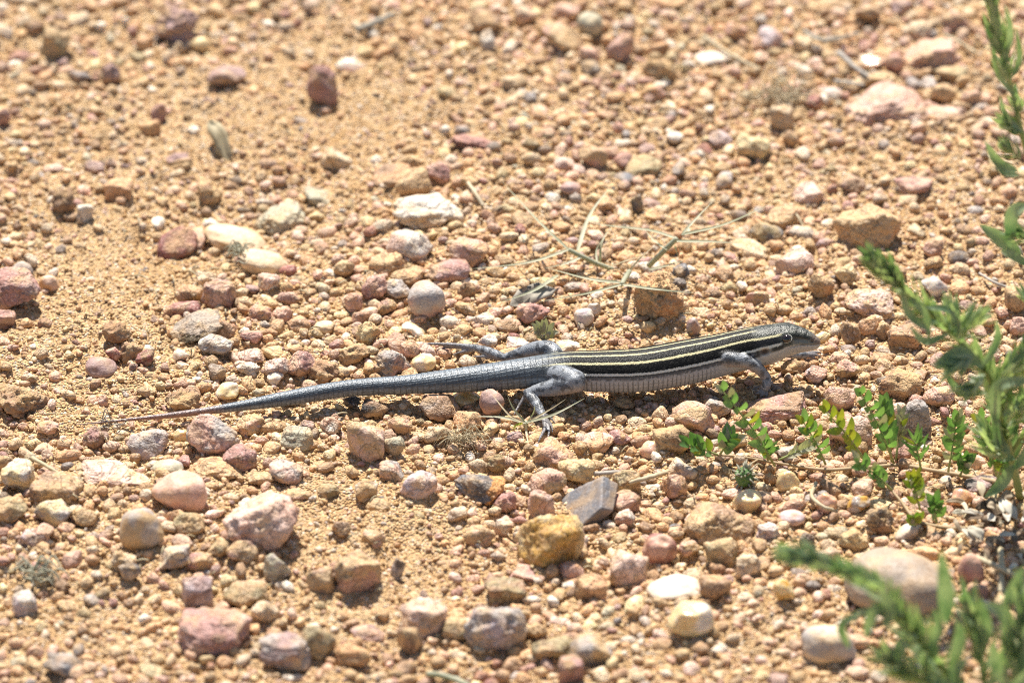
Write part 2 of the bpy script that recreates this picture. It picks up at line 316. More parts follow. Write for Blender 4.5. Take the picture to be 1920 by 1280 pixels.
# x y w h colour(+second colour) shape roll | label | short name used to place its neighbours
STONES = '''
330 47 95 76 mau c 0|big mauve brown lumpy stone resting on open sand|the big mauve lumpy stone
103 85 62 62 tan,oli b 0|squarish tan stone with a shaded olive front face|the squarish tan stone
48 43 42 36 cre a 0
148 37 45 26 cre f 0
190 52 22 20 whi q 0
236 40 17 17 whi q 0
425 143 76 46 mau,bro r 0|mauve brown bean-shaped stone with a dark underside|the bean-shaped mauve stone
605 160 62 72 ros b 3|upright reddish cube-shaped stone standing on sand|the reddish cube-shaped stone
205 140 45 46 mau c 0
297 213 32 40 ros r 0
220 358 58 48 ora b 14|pale orange brick-like stone with a sunlit top|the pale orange brick-like stone
160 400 34 36 whi b 0
118 380 46 50 bro c 0
102 316 44 26 ppi a 0
177 314 42 26 mau r 0
330 302 66 36 tan,mau c -12
392 367 52 52 bro,tan c 0|crumbly brown lump of earth alone on sand|the crumbly brown earth lump
525 410 98 46 sag f -6|wide flat sage and cream stone|the wide flat sage stone
598 372 62 30 sag f 22
630 305 58 42 cre f 38
5 222 30 40 ros r 0
28 122 30 18 whi q 0
335 90 27 25 cre r 0
375 84 36 28 yel s 0
270 82 38 28 ora b 0
38 108 50 30 ros c 0
658 123 60 35 whi,ppi q 8
1106 47 52 46 sag s 0|smooth round grey green pebble lying among tan stones|the round grey green pebble
1052 75 82 52 tan,pin r 20
1105 107 42 36 pin b 0
1163 95 56 62 pin,mau r 0|tall pinkish mauve stone with a darker base|the tall pinkish mauve stone
915 80 36 46 gre,whi a 10
910 40 60 42 bro,tan a 0
1235 140 72 66 tan c 0
890 268 96 36 ros c 6|long low dusky rose stone curved like a ridge|the long low rose ridge stone
1112 292 56 42 tan,pin b 0
1205 315 76 34 oli f -12|dark olive flat stone tilted on its edge|the dark olive flat stone
1170 333 40 20 sla s 0
773 345 68 50 tan b -8|blocky tan stone leaning beside an orange flat one|the leaning blocky tan stone
735 327 76 34 ora,bro f -10
822 325 48 42 pin,ros r 0
765 303 46 34 tan r 0
800 392 134 64 whi,cre f -3|largest flat creamy white stone, bright in the sun|the large flat creamy white stone
1070 353 40 25 mau,pin s 8
1195 385 26 40 dgr,oli a 0
1265 258 34 22 whi s 0
1057 308 40 28 ppi r 0
1245 4 92 30 ora r 0
1060 25 60 45 pin r 0
985 30 46 40 cre,pin r 0
1225 178 52 46 ora,pin c 0
1665 200 152 72 pin,ppi f -8|large wedge-shaped salmon pink stone overhanging a dark hollow|the large salmon pink wedge
1770 212 86 42 ppi a -6
1413 280 68 56 yel,oli r 0|olive yellow rounded block on sand|the olive yellow block
1560 180 42 32 whi,lil s 0
1335 110 70 30 whi s 0|long white pebble beside a straw|the long white pebble by a straw
1745 105 112 56 pin f -22|broad pink slab tilted up to one side|the broad tilted pink slab
1785 138 70 30 tan,oli a 0
1635 118 52 32 cre,ppi q 0
1677 120 38 40 red,pin s 0
1465 225 50 56 cre,tan b 0
1527 192 36 28 red,ora r 0
1350 262 50 36 mau,lil r 0
1482 263 32 36 bro,tan r 0
1560 8 82 28 tan r 0
1625 25 50 36 bro,tan r 0
1690 15 46 32 mau r 0
1628 430 128 84 tan,ora b -8|large cracked tan block with a pale flat top|the large cracked tan block
1770 175 50 40 tan r 0
1820 185 40 36 pin,tan r 0
1715 350 76 30 ros,pin f 0
1515 365 62 36 ppi f 0
1505 85 42 36 tan,cre r 0
1600 345 52 34 mau r 10
1440 75 60 46 pin,lil r 0
1380 60 46 38 ora,pin r 0
1720 60 60 44 cre,pin r 0
1790 40 56 46 tan,pin r 0
28 545 92 78 ros,mau a 10|big dusky rose stone with a pale sloping top edge|the big dusky rose stone
10 600 40 32 ros b 0
42 508 40 36 gre s 0
92 533 38 34 ppi,ora s 0
330 457 84 52 red a -26|dark red angular stone leaning on a beige one|the dark red angular stone
440 448 118 52 cre,tan s 12|long beige rounded stone with a grey shaded side|the long beige stone
498 495 94 54 cre s 14|smooth cream oval stone touching the long beige one|the smooth cream oval stone
410 556 66 56 ros,pin b 0|speckled rose granite block|the speckled rose block
355 553 58 40 ora,tan a 10
342 582 72 40 red,ros b -12
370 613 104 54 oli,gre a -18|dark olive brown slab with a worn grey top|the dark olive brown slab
387 523 42 30 cre b 0
505 532 42 36 whi,pin r 0
425 620 36 42 bro,ora b 0
405 648 66 44 whi,gre r 0
340 667 32 26 whi q 0
190 690 58 38 mau s 0|dark mauve oval pebble half sunk in sand|the dark mauve oval pebble
272 672 34 28 bro,red b 0
245 660 45 40 tan,bro c 0
212 665 30 28 red,pin a 0
220 627 56 50 tan,bro c 0
470 668 55 32 ppi a 10
465 693 46 34 whi c 0
520 690 50 42 ppi,gre r 0
565 685 56 48 ros,pin r 0
515 710 32 26 whi q 0
605 697 72 48 bro,tan c 0
40 750 106 66 tan,bro c 0|big crumbly tan earth lump beyond the tail tip|the big crumbly tan earth lump
343 748 66 40 bro,tan c 0
425 735 48 34 yel,whi q -20
275 735 38 28 tan r 0
192 753 24 26 pin r 0
275 832 76 52 lil,gre a 0|grey mauve granite stone just under the tail tip|the grey mauve granite stone
397 820 92 82 pin,gre a 0|large pinkish grey triangular stone below the tail|the large triangular granite
470 798 58 42 tan,pin r 0
175 822 40 38 ros,bro r 0
555 822 62 36 sag f 5
340 820 28 30 yel q 0
575 803 30 28 mau b 0
620 800 40 36 whi,pin r 0
490 590 46 40 ros,pin c 0
530 592 38 35 pin r 0
560 610 46 28 ora,bro f 0
608 615 42 26 cre s 0
337 923 100 74 pin,ppi s 0|large smooth pink boulder-shaped stone with grey stains|the large smooth pink stone
265 993 78 78 tan,gre s 0|smooth buff stone shaped like a rounded triangle|the smooth buff triangle stone
500 985 132 96 ppi,pin f -18|broadest pale pink pitted slab lying in the sand|the broad pale pink slab
107 915 96 50 tan,bro f 6|speckled tan wedge with a dark front|the speckled tan wedge
35 895 68 56 yel,whi r 0
220 895 130 42 ppi,cre f 4|long flat pinkish cream stone|the long flat pinkish cream stone
395 882 110 40 ora,tan f -8|long orange tan stone shaped like a loaf|the long orange tan loaf stone
315 878 56 32 sag,gre s 0
447 858 72 46 ros,bro b 0
100 962 70 50 gre,yel r 0
22 955 58 46 tan,oli a 0
160 970 50 36 tan r 0
355 980 58 42 tan,oli r -10
330 968 34 32 ora,pin r 0
243 1072 40 34 dgr,gre r 0|dark grey speckled ball-shaped pebble|the dark speckled ball pebble
370 1115 56 60 mau,lil b 0|upright mauve pebble with a two-stepped top|the stepped mauve pebble
460 1115 76 50 tan,oli r 0
497 1147 52 44 cre,tan r 0
400 1192 126 82 ros,pin f 14|large dusky rose slab lying flat in sand|the large dusky rose slab
535 1225 92 64 gre,mau b 0|grey mauve angular block casting a dark shadow|the grey mauve block
592 1205 62 56 oli,tan r 30
118 1247 70 46 sla,gre a 10|slate grey angular stone in open sand|the slate grey angular stone
45 1130 56 44 lil,whi a -20
60 1010 50 34 lil,mau r 0
602 1088 52 46 tan,bro r 0
520 1060 50 50 sag,gre a 0
232 1055 46 46 cre,tan c 0
323 1045 66 36 cre,gre f -24
375 1050 46 30 ros,tan b -8
415 1030 50 40 oli,tan a 0
455 1035 58 46 tan,pin r 0
667 1075 92 72 pin,tan f -8|broad pinkish tan slab with grooves|the broad grooved pinkish slab
535 885 62 32 ppi,gre f 8
490 897 48 25 tan b -6
685 832 72 76 tan,ppi b 0|big blocky buff stone with a slanted face|the big blocky buff stone
738 838 42 42 sag r 0
898 912 90 52 sla,dgr a 8|dark grey stone with an orange end|the dark grey stone with an orange end
1098 950 124 62 sla w -38|blue grey slate slab tilted behind the mustard stone|the tilted slate slab
1032 1022 122 114 och,yel r 0|large mustard yellow rounded stone|the large mustard yellow stone
1080 885 66 52 yel,tan r 0
1025 905 74 56 tan,pin r 0
1015 945 50 52 ppi,pin b 0
1237 1030 62 56 red,pin s 0|polished dark pink pebble with a dimple|the polished dimpled pink pebble
1180 1073 68 68 ppi,tan b 0|chunky pale pink block|the chunky pale pink block
1265 1103 98 46 whi s -4|bright white quartz stone|the bright white quartz stone
950 1108 76 46 oli,bro b -5|olive brown brick-shaped stone propped on a grey one|the olive brown brick-shaped stone
1107 1105 56 46 ora,bro b 0
1070 1075 48 42 pin,ora r 0
990 1078 66 30 ros,pin b 0
795 1162 86 58 ppi f -12|pale pink smooth-sided stone|the pale pink smooth-sided stone
930 1180 110 96 gre,lil r 0|large pale grey stone with a white-streaked top|the large pale grey stone
855 1178 58 40 tan,oli r 0
1037 1215 76 50 tan,oli r 0
1108 1220 74 62 gre,tan a 0
770 1205 46 62 bro,tan r 0
688 922 42 44 whi,tan r 0
710 945 50 28 tan,oli r 0
735 885 50 36 gre,pin r 0
785 915 62 50 ppi,lil f 10
930 870 36 36 bro,oli c 0
945 945 46 46 ros,pin c 0
900 1005 56 42 tan,pin r 0
945 990 36 36 ppi,whi r 0
1173 945 56 42 pin,bro r 0
1172 972 38 30 whi,pin r 0
1175 905 50 50 oli,tan b 0
1222 920 42 22 whi a 0
1265 915 46 48 ora,pin r 0
745 1070 24 44 dgr,gre a 10
690 1190 60 36 mau,pin r 0
1070 1260 46 50 ros,bro b 0
660 1230 66 50 tan,ora c 0
1347 983 126 80 tan,bro r -4|large oblong beige stone scored with dark cracks|the large cracked oblong stone
1400 945 52 50 yel,cre q 20
1478 903 42 40 yel q 0|pale yellow see-through quartz pebble under the creeper|the pale yellow see-through pebble
1280 880 56 42 gre,cre r 0
1350 1040 60 56 tan,oli b 0
1340 1105 56 52 bro,ora b 0|blocky brown orange pebble next to white quartz|the blocky brown orange pebble
1295 1165 82 66 yel,whi q 0|cloudy cream quartz lump|the cloudy cream quartz lump
1690 1090 196 112 gtn s 4|largest smooth grey tan cobble behind blurred leaves|the largest smooth grey tan cobble
1555 1205 100 76 cre,gre s 12|smooth cream oval cobble on open sand|the smooth cream oval cobble
1455 762 112 44 ros,bro f -8|long rose brown slab in front of the lizard's foreleg|the long rose brown slab
1715 790 62 76 dgr,gre b 0|dark grey upright block behind the creeping plant|the dark grey upright block
1595 810 80 62 ppi f -4|flat pale pink slab among creeper leaves|the flat pale pink slab
1690 720 82 56 tan,bro c 0
1760 745 60 46 tan,pin r 0
1575 750 60 52 pin,bro a 0
1845 910 72 30 dgr,mau f 0|thin dark slab at the weed's foot|the thin dark slab
1805 935 44 36 ora,pin q 0
1735 950 64 50 ppi,cre f 20
1700 1000 46 30 gre,whi s -25
1650 975 50 46 dgr,bro c 0
1550 945 38 36 ora,pin q 0
1610 945 42 32 och,gre q 0
1485 970 50 28 pin,lil s 6
1440 997 44 34 lil,whi c 0
1600 1010 56 44 tan,yel c 0
1820 1070 46 60 pin,ros s 0
1830 1110 46 36 ros,bro b 0
1400 1065 46 52 cre,gre r 20
1300 785 80 58 pin,tan a 0|pinkish tan rock in the lizard's shadow edge|the pinkish tan shadow-edge rock
1262 825 78 60 tan,bro c 0
1345 765 50 38 gre,tan a -10
1225 845 50 38 cre,pin q 0
1437 442 64 52 sla,oli a 0|dark grey green angular stone on tan gravel|the dark grey green angular stone
1490 500 74 56 ppi r 0|round pale pink stone behind the lizard's head|the round pale pink stone
1475 408 86 50 tan,ora r 0
1585 518 44 42 yel r 0
1540 535 50 50 tan,ora r -20
1630 570 92 56 ppi,tan r 0|pinkish tan oval stone beyond the lizard's snout|the pinkish tan oval stone
1695 630 66 44 bro,ora b 0
1630 612 42 40 ora,bro r 0
1595 624 38 42 bro,tan r 0
1657 622 34 38 tan,bro r 0
1752 538 52 42 whi,gre q 0
1490 690 56 40 bro,tan c 0
1905 565 44 50 tan r 0
1910 612 34 36 pin r 0
1890 645 36 24 tan r 0
1750 465 40 36 pin r 0
1405 470 80 32 tan,cre f 18
1420 560 46 36 tan,pin r 0
1300 612 26 32 mau,gre s 0
1235 560 96 106 tan,ora c 0|tall tan crumbly block behind the lizard's back|the tall tan crumbly block
768 462 88 62 ppi,whi r 0|pinkish white rounded stone with a brown left end|the pinkish white stone
880 475 76 48 pin,ora b 0
728 495 74 38 ora,tan f -4
765 515 68 34 ora,tan r -10
840 508 84 48 ros,mau r 0|rose mauve stone among orange gravel|the rose mauve stone
703 540 52 50 ros,pin r 0
743 543 56 38 cre,gre r 0
800 566 70 70 pin,gre s 0|smooth pink and grey egg-shaped stone|the smooth egg-shaped stone
663 567 34 36 pin r 0
725 577 38 32 tan,pin r 0
875 545 36 36 bro,tan c 0
645 505 40 36 tan,bro r 0
690 625 46 46 yel,tan c 0
775 620 46 26 whi,yel q 28
735 682 70 54 gre,pin c 0
768 657 40 40 pin r 0
795 682 46 36 yel,whi q 0
665 662 60 40 bro,tan c 0
922 757 46 46 mau,pin s 0|smooth mauve ball-shaped pebble shaded by the tail|the mauve ball pebble
875 745 56 34 yel,och q 0
825 762 76 48 bro,gre a 0
750 800 46 42 tan,pin r 0
705 765 52 36 bla,bro a 0|black and brown charred-looking chip under the tail|the black chip under the tail
660 757 30 22 bla a 0
877 792 52 40 ora,tan a -8
820 815 46 40 cre a 15
1095 595 36 32 lil,whi s 0
1115 580 26 26 whi r 0
1000 585 62 40 pin,ros c 0
1065 652 46 24 whi,cre f 0
915 640 36 28 whi,ppi r 0
972 645 46 28 whi,ppi r 0
1040 857 82 56 tan,pin c 0
1120 830 60 36 ppi,ora r 0
1160 820 44 30 ros,ora r 0
1590 690 50 36 pin,tan c 0
1530 705 44 34 pin,lil r 0
1660 690 40 30 tan,pin r 0
700 1010 44 34 tan,pin r 0
1290 1030 40 32 pin,tan r 0
1470 1105 40 40 yel,och q 0
1255 700 30 22 tan r 0
560 930 46 30 tan,pin r 0
615 920 40 30 tan,oli r 0
640 990 36 28 bro,tan r 0
1475 850 44 28 gre,tan r 0
1380 690 34 26 bro,tan r 0
1170 760 40 24 tan,bro r 0
540 745 44 28 tan,ora r 0
90 800 40 24 pin,ora r 0
'''
stones = []                                   # dicts: centre x,y (ground), radius, label bits
for line in STONES.strip().splitlines():
    f = line.split('|'); a = f[0].split()
    x, y, w, h = map(float, a[:4]); cols = a[4].split(','); kind = a[5]; roll = float(a[6])
    stones.append(dict(px=x, py=y, w=w, h=h, cols=cols, kind=kind, roll=roll, label=f[1] if len(f) > 1 else None, lm=f[2] if len(f) > 2 else None))
SR = np.random.default_rng(21)
MATK = {'r': M_STONE, 's': M_SMOOTH, 'a': M_STONE, 'b': M_STONE, 'f': M_STONE, 'c': M_CLOD, 'q': M_QUARTZ, 'w': M_SMOOTH}
def colour_stone(V, c1, c2, r):
    n = vn3(V * 1.3 + r.uniform(0, 60, 3)) * 2 + .7 * vn3(V * 3.1 + r.uniform(0, 60, 3))
    m = sstep(-.25, .45, n)[:, None]; return np.asarray(c1) * (1 - m) + np.asarray(c2) * m
placed = []                                   # x, y, radius of everything standing on the ground
def solve(s):
    a = s['w'] * SP / 2; hh = s['h'] * SP / 2 * (1.16 if s['kind'] == 'f' else 1.04)
    b = a * {'f': .85, 'b': .75, 's': .8}.get(s['kind'], .85); b = min(b, hh / SPH * .80)
    c = math.sqrt(max((hh * hh - (b * SPH) ** 2), (.35 * hh) ** 2)) / CP
    sink = .5 if s['kind'] == 'f' else .38 if s['kind'] == 'c' else .30
    z = 0
    for _ in range(4):
        p = at_z(s['px'], s['py'], z); z = float(height(p[0], p[1])) + c * (1 - sink)
    s['x'], s['y'], s['p'], s['abc'] = p[0], p[1], p, (a, b, c); placed.append((p[0], p[1], a, b))
    return s
def add_stone(s):
    p = s['p']; a, b, c = s['abc']; sub = 4 if s['w'] > 88 else 3
    V, F = stone_shape(s['kind'], sub, SR)
    c1 = np.array(CS[s['cols'][0]][0]); c2 = np.array(CS[s['cols'][-1]][0]); c2 = c1 * .85 + .15 * np.array(SAND) if len(s['cols']) == 1 else c2
    c1 = c1 * SR.uniform(.92, 1.08); col = colour_stone(V, c1, c2, SR)
    if 'orange end' in (s['label'] or ''): col = np.where(V[:, :1] > .45 + .3 * vn3(V * 2)[:, None], np.array([.62, .30, .08]), col)
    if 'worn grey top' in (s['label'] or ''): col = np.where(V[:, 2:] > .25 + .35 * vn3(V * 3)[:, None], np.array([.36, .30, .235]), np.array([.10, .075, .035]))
    V = V * np.array([a, b, c]) * 1.03
    if 'dimple' in (s['label'] or ''):
        d = V - np.array([a * .15, -b * .35, c * .75]); V = V - np.array([0, -.4, 1.0]) * (.0019 * np.exp(-(d ** 2).sum(1) / .0014 ** 2))[:, None]
    o = add('stone' if s['w'] >= 60 else 'pebble', mesh_from('stone', V, F, MATK[s['kind']], True, col), None, p)
    o.rotation_euler = (SR.normal() * .06, math.radians(s['roll']), SR.normal() * .10)
    s['obj'] = o
    return o
for s in stones: solve(s)
for s in stones:
    if s['w'] > 40 and lizard_dist(s['x'], s['y']) > .012: BANKS.append((s['x'], s['y'], 1.25 * (s['abc'][0] + s['abc'][1]) / 2, .20 * s['abc'][2]))
# ------------------------------------------------------------------ the ground, one sheet with a fine middle
def axis(lo, hi, step, far):
    mid = np.arange(lo, hi, step); out = []; d = step
    x = hi
    while x < far: out.append(x); d *= 1.35; x += d
    pos = np.array(out); return np.concatenate([-(pos - hi)[::-1][:-1] + lo - step, mid, pos])
gx = axis(-.18, .18, .00085, 40); gy = axis(-.235, .285, .001, 40)
X, Y = np.meshgrid(gx, gy); Z = height(X, Y)
nx, ny = len(gx), len(gy)
ii = (np.arange(ny - 1)[:, None] * nx + np.arange(nx - 1)[None, :]).ravel()
GF = np.stack([ii, ii + 1, ii + nx + 1, ii + nx], 1)
add('ground', mesh_from('ground', np.c_[X.ravel(), Y.ravel(), Z.ravel()], GF, M_SAND), kind='structure')

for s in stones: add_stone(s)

# ------------------------------------------------------------------ scattered pebbles, largest first, kept apart by a hash grid
X0, X1, Y0, Y1 = -.20, .20, -.27, .31
cell = .012; grid = {}
def put(x, y, r): grid.setdefault((int(x // cell), int(y // cell)), []).append((x, y, r))
for x, y, a, b in placed:
    k = max(1, round(a / b)); put(x, y, .9 * min(a, b) if a < 1.5 * b else b)
    if a >= 1.3 * b: put(x - a * .5, y, b * .7); put(x + a * .5, y, b * .7)
def free(x, y, r, over):
    i, j = int(x // cell), int(y // cell)
    for di in (-1, 0, 1):
        for dj in (-1, 0, 1):
            for (u, v, q) in grid.get((i + di, j + dj), ()):
                if (u - x) ** 2 + (v - y) ** 2 < ((q + r) * over) ** 2: return False
    return True
sizes = np.concatenate([SR.uniform(.0021, .0034, 1100), SR.uniform(.0013, .0024, 9000), SR.uniform(.0006, .0014, 16000)])
sizes = -np.sort(-sizes)
pts = np.c_[SR.uniform(X0, X1, len(sizes) * 6), SR.uniform(Y0, Y1, len(sizes) * 6)]
sandy = sandiness(pts[:, 0], pts[:, 1]); ld = lizard_dist(pts[:, 0], pts[:, 1]); keep = SR.random(len(pts))
PEB = []; q = 0
for r in sizes:
    for _ in range(6):
        x, y = pts[q]; sn = sandy[q]; l = ld[q]; kp = keep[q]; q += 1
        if kp < sn * (1.0 if r > .0011 else .8): continue
        if l < .010 and r > .0014: continue
        if free(x, y, r, .84): put(x, y, r); PEB.append((x, y, r)); break
PEB = np.array(PEB)
print('scattered pebbles', len(PEB), sum(PEB[:, 2] > .0017))
PAL = [('tan', 20), ('ora', 17), ('pin', 13), ('ppi', 12), ('cre', 13), ('bro', 8), ('ros', 6), ('whi', 8), ('yel', 5), ('mau', 4), ('gre', 3), ('oli', 3), ('sag', 1.5), ('sla', 1.5), ('red', 1), ('dgr', .6)]
pn = [p for p, _ in PAL]; pw = np.array([w for _, w in PAL]); pw = pw / pw.sum()
# the largest scattered ones are things of their own
extra = 0; N_THINGS = 300 - len(stones); rest = []
for (x, y, r) in PEB:
    v = np.array([x, y, 0]) - CAM; dpt = v @ FWD; u = v[0] / dpt * DIST / SP + 960; w_ = 640 - (v @ UPV) / dpt * DIST / SP
    if extra < N_THINGS and 20 < u < 1900 and 20 < w_ < 1260:
        s = dict(px=u, py=w_ - r * .5 / SP, w=2 * r / SP, h=1.5 * r / SP, cols=[pn[SR.choice(len(pn), p=pw)]], kind='rrcab'[SR.integers(5)], roll=0, label=None, lm=None)
        solve(s); add_stone(s); stones.append(s); extra += 1
    else: rest.append((x, y, r))
PEB = np.array(rest)
# labels: colour, shape and the neighbours that one can find
LMS = [s for s in stones if s['lm']]
used = {}
for s in stones:
    if s['label'] is None:
        d = sorted(LMS, key=lambda m: (m['x'] - s['x']) ** 2 + (m['y'] - s['y']) ** 2)
        sz = 'tiny' if s['w'] < 34 else 'small' if s['w'] < 46 else 'fist-like' if s['w'] > 70 else ''
        sz = '' if sz == 'fist-like' else sz
        cw = CS[s['cols'][0]][1] + (' and ' + CS[s['cols'][1]][1] if len(s['cols']) > 1 and s['w'] > 40 else '')
        base = ' '.join((sz + ' ' + cw + ' ' + SHW[s['kind']] + ' pebble').split())
        for tail_ in (' beside ' + d[0]['lm'], ' near ' + d[0]['lm'] + ' towards ' + d[1]['lm'].replace('the ', '', 1), ' near ' + d[0]['lm'] + ' towards ' + d[2]['lm'].replace('the ', '', 1), ' beside ' + d[0]['lm']):
            lab = base + tail_
            if len(lab.split()) <= 16 and lab not in used: break
        if len(lab.split()) > 16: lab = base + ' beside ' + d[0]['lm']
        s['label'] = lab
    used[s['label']] = used.get(s['label'], 0) + 1
    s['obj']['label'] = s['label']; s['obj']['category'] = 'stone' if s['w'] >= 60 else 'pebble'; s['obj']['group'] = 'stones and pebbles lying on the sand'

# ------------------------------------------------------------------ the countless rest: gravel and grit, real stones joined
def gravel(name, P, sub, ntem, kinds, flat, sinkf, mat, label, seed, bright=1.0, soft=True, dusty=(.0, .45)):
    r = np.random.default_rng(seed); Vs, Fs, Cs = [], [], []; n0 = 0
    tem = [stone_shape(kinds[k % len(kinds)], sub, r) for k in range(ntem)]; which = r.integers(0, ntem, len(P))
    names = r.choice(len(pn), len(P), p=pw); base = np.array([CS[k][0] for k in pn])[names]
    base = base * r.uniform(.75, 1.3, (len(P), 1)); k = r.uniform(*dusty, (len(P), 1)); base = (base * (1 - k) + np.array(SAND) * k) * bright
    hz = height(P[:, 0], P[:, 1])
    for t in range(ntem):
        id_ = np.where(which == t)[0]
        if not len(id_): continue
        V, F = tem[t]; n = len(id_)
        S = np.stack([P[id_, 2] * r.uniform(.85, 1.4, n), P[id_, 2] * r.uniform(.65, 1.0, n), P[id_, 2] * r.uniform(*flat, n)], 1)
        W = V[None] * S[:, None, :]
        ax, az = r.normal(0, .25, n), r.uniform(0, 6.283, n)
        c, s_ = np.cos(ax)[:, None], np.sin(ax)[:, None]; y_, z_ = W[..., 1] * c - W[..., 2] * s_, W[..., 1] * s_ + W[..., 2] * c
        c, s_ = np.cos(az)[:, None], np.sin(az)[:, None]; x_ = W[..., 0] * c - y_ * s_; y2 = W[..., 0] * s_ + y_ * c
        W = np.stack([x_ + P[id_, 0][:, None], y2 + P[id_, 1][:, None], z_ + (hz[id_] + S[:, 2] * sinkf)[:, None]], 2)
        jit = 1 + .16 * r.standard_normal((n, len(V), 1)) * .6
        Cs.append((base[id_][:, None, :] * jit).reshape(-1, 3)); Vs.append(W.reshape(-1, 3))
        Fs.append((F[None] + (np.arange(n) * len(V))[:, None, None] + n0).reshape(-1, 3)); n0 += n * len(V)
    me = mesh_from(name, np.vstack(Vs), np.vstack(Fs), mat, soft, np.clip(np.vstack(Cs), .01, .9))
    return add(name, me, kind='stuff', label=label, category=name.split('_')[-1])
big = PEB[PEB[:, 2] > .0025]; small = PEB[(PEB[:, 2] <= .0025) & (PEB[:, 2] > .00105)]; chips = PEB[PEB[:, 2] <= .00105]
gravel('coarse_gravel', big, 2, 36, 'aacbrq', (.55, .85), .35, M_STONE, 'coarse tan, pink and orange gravel strewn over the sand', 31)
gravel('fine_gravel', small, 1, 36, 'acar', (.6, .9), .32, M_STONE, 'fine tan and orange gravel filling gaps between stones', 32, soft=False)
gravel('gravel_chips', chips, 0, 36, 'acar', (.6, .9), .32, M_STONE, 'smallest angular gravel chips scattered between the pebbles', 34, soft=False)
ng = 46000
G = np.c_[SR.uniform(-.185, .185, ng), SR.uniform(-.24, .29, ng), .00024 + .00095 * SR.random(ng) ** 3.2]
gravel('sand_grit', G, -1, 16, 'ac', (.7, 1.0), .3, M_CLOD, 'loose coarse sand grains covering the ground', 33, soft=False, dusty=(.35, 1.0))
# ------------------------------------------------------------------ the lizard (worked in millimetres, one continuous skin)
ST = np.array([  # photo x, top, bottom, height of the spine (mm), width / height
    (141, 794.3, 797, 3.0, 1), (191, 789, 793.8, 3.2, 1), (262, 780.4, 788.2, 3.4, 1), (332, 771, 783, 3.5, 1), (410, 759, 774.5, 3.6, 1), (474, 746.5, 768, 4.2, 1),
    (545, 731, 759.5, 4.8, 1), (651, 712.3, 744, 5.6, 1), (760, 703, 739, 6.2, 1.02), (829, 693.5, 737, 6.6, 1.05), (909, 682, 733, 7.0, 1.08), (989, 669, 729, 7.8, 1.12),
    (1058, 658, 731, 8.4, 1.12), (1120, 655.5, 735.5, 8.8, 1.12), (1200, 651, 735.5, 9.2, 1.12), (1280, 637, 723.5, 9.8, 1.1), (1342, 626, 708, 10.6, 1.05),
    (1380, 618, 698, 11.6, 1.0), (1410, 612, 691, 12.4, .98), (1430, 608.5, 686, 13.0, 1.0), (1450, 606, 679, 13.6, 1.0), (1470, 604.5, 671, 14.2, .96), (1490, 608, 665, 14.6, .9),
    (1505, 614, 661.5, 14.8, .84), (1520, 622.5, 659, 14.8, .78), (1530, 629.5, 656, 14.8, .74), (1536, 636.5, 651.5, 14.8, .72), (1538.5, 642, 647, 14.8, .7)])
NS = 900
sp_ = spline(ST, NS)
PX, cy_, zc_, wf_ = sp_[:, 0], (sp_[:, 1] + sp_[:, 2]) / 2, sp_[:, 3], sp_[:, 4]
vr = np.maximum((sp_[:, 2] - sp_[:, 1]) / 2 * SP * 970, .12)
HZ = vr / np.sqrt(CP ** 2 + (wf_ * SPH) ** 2); WY = HZ * wf_
SPN = np.array([at_z(x, y, z / 1000) * 1000 for x, y, z in zip(PX, cy_, zc_)])
TN = np.gradient(SPN, axis=0); TN /= np.linalg.norm(TN, axis=1)[:, None]
UPN = np.array([0, 0, 1.0]) - TN * TN[:, 2:3]; UPN /= np.linalg.norm(UPN, axis=1)[:, None]
SDN = np.cross(TN, UPN)                                  # towards the camera side (its right flank)
SDN *= np.sign(-SDN[:, 1:2])
def loft(C, U, S, hz, wy, sides):
    th = np.linspace(0, 2 * math.pi, sides, endpoint=False)
    V = (C[:, None] + U[:, None] * (np.cos(th)[None, :, None] * hz[:, None, None]) + S[:, None] * (np.sin(th)[None, :, None] * wy[:, None, None])).reshape(-1, 3)
    n = len(C); F = [(k * sides + j, k * sides + (j + 1) % sides, (k + 1) * sides + (j + 1) % sides, (k + 1) * sides + j) for k in range(n - 1) for j in range(sides)]
    return V, F + [tuple(range(sides))[::-1], tuple((n - 1) * sides + j for j in range(sides))]
body = Part(); V, F = loft(SPN[::2], UPN[::2], SDN[::2], HZ[::2], WY[::2], 40); body.push(V, F)
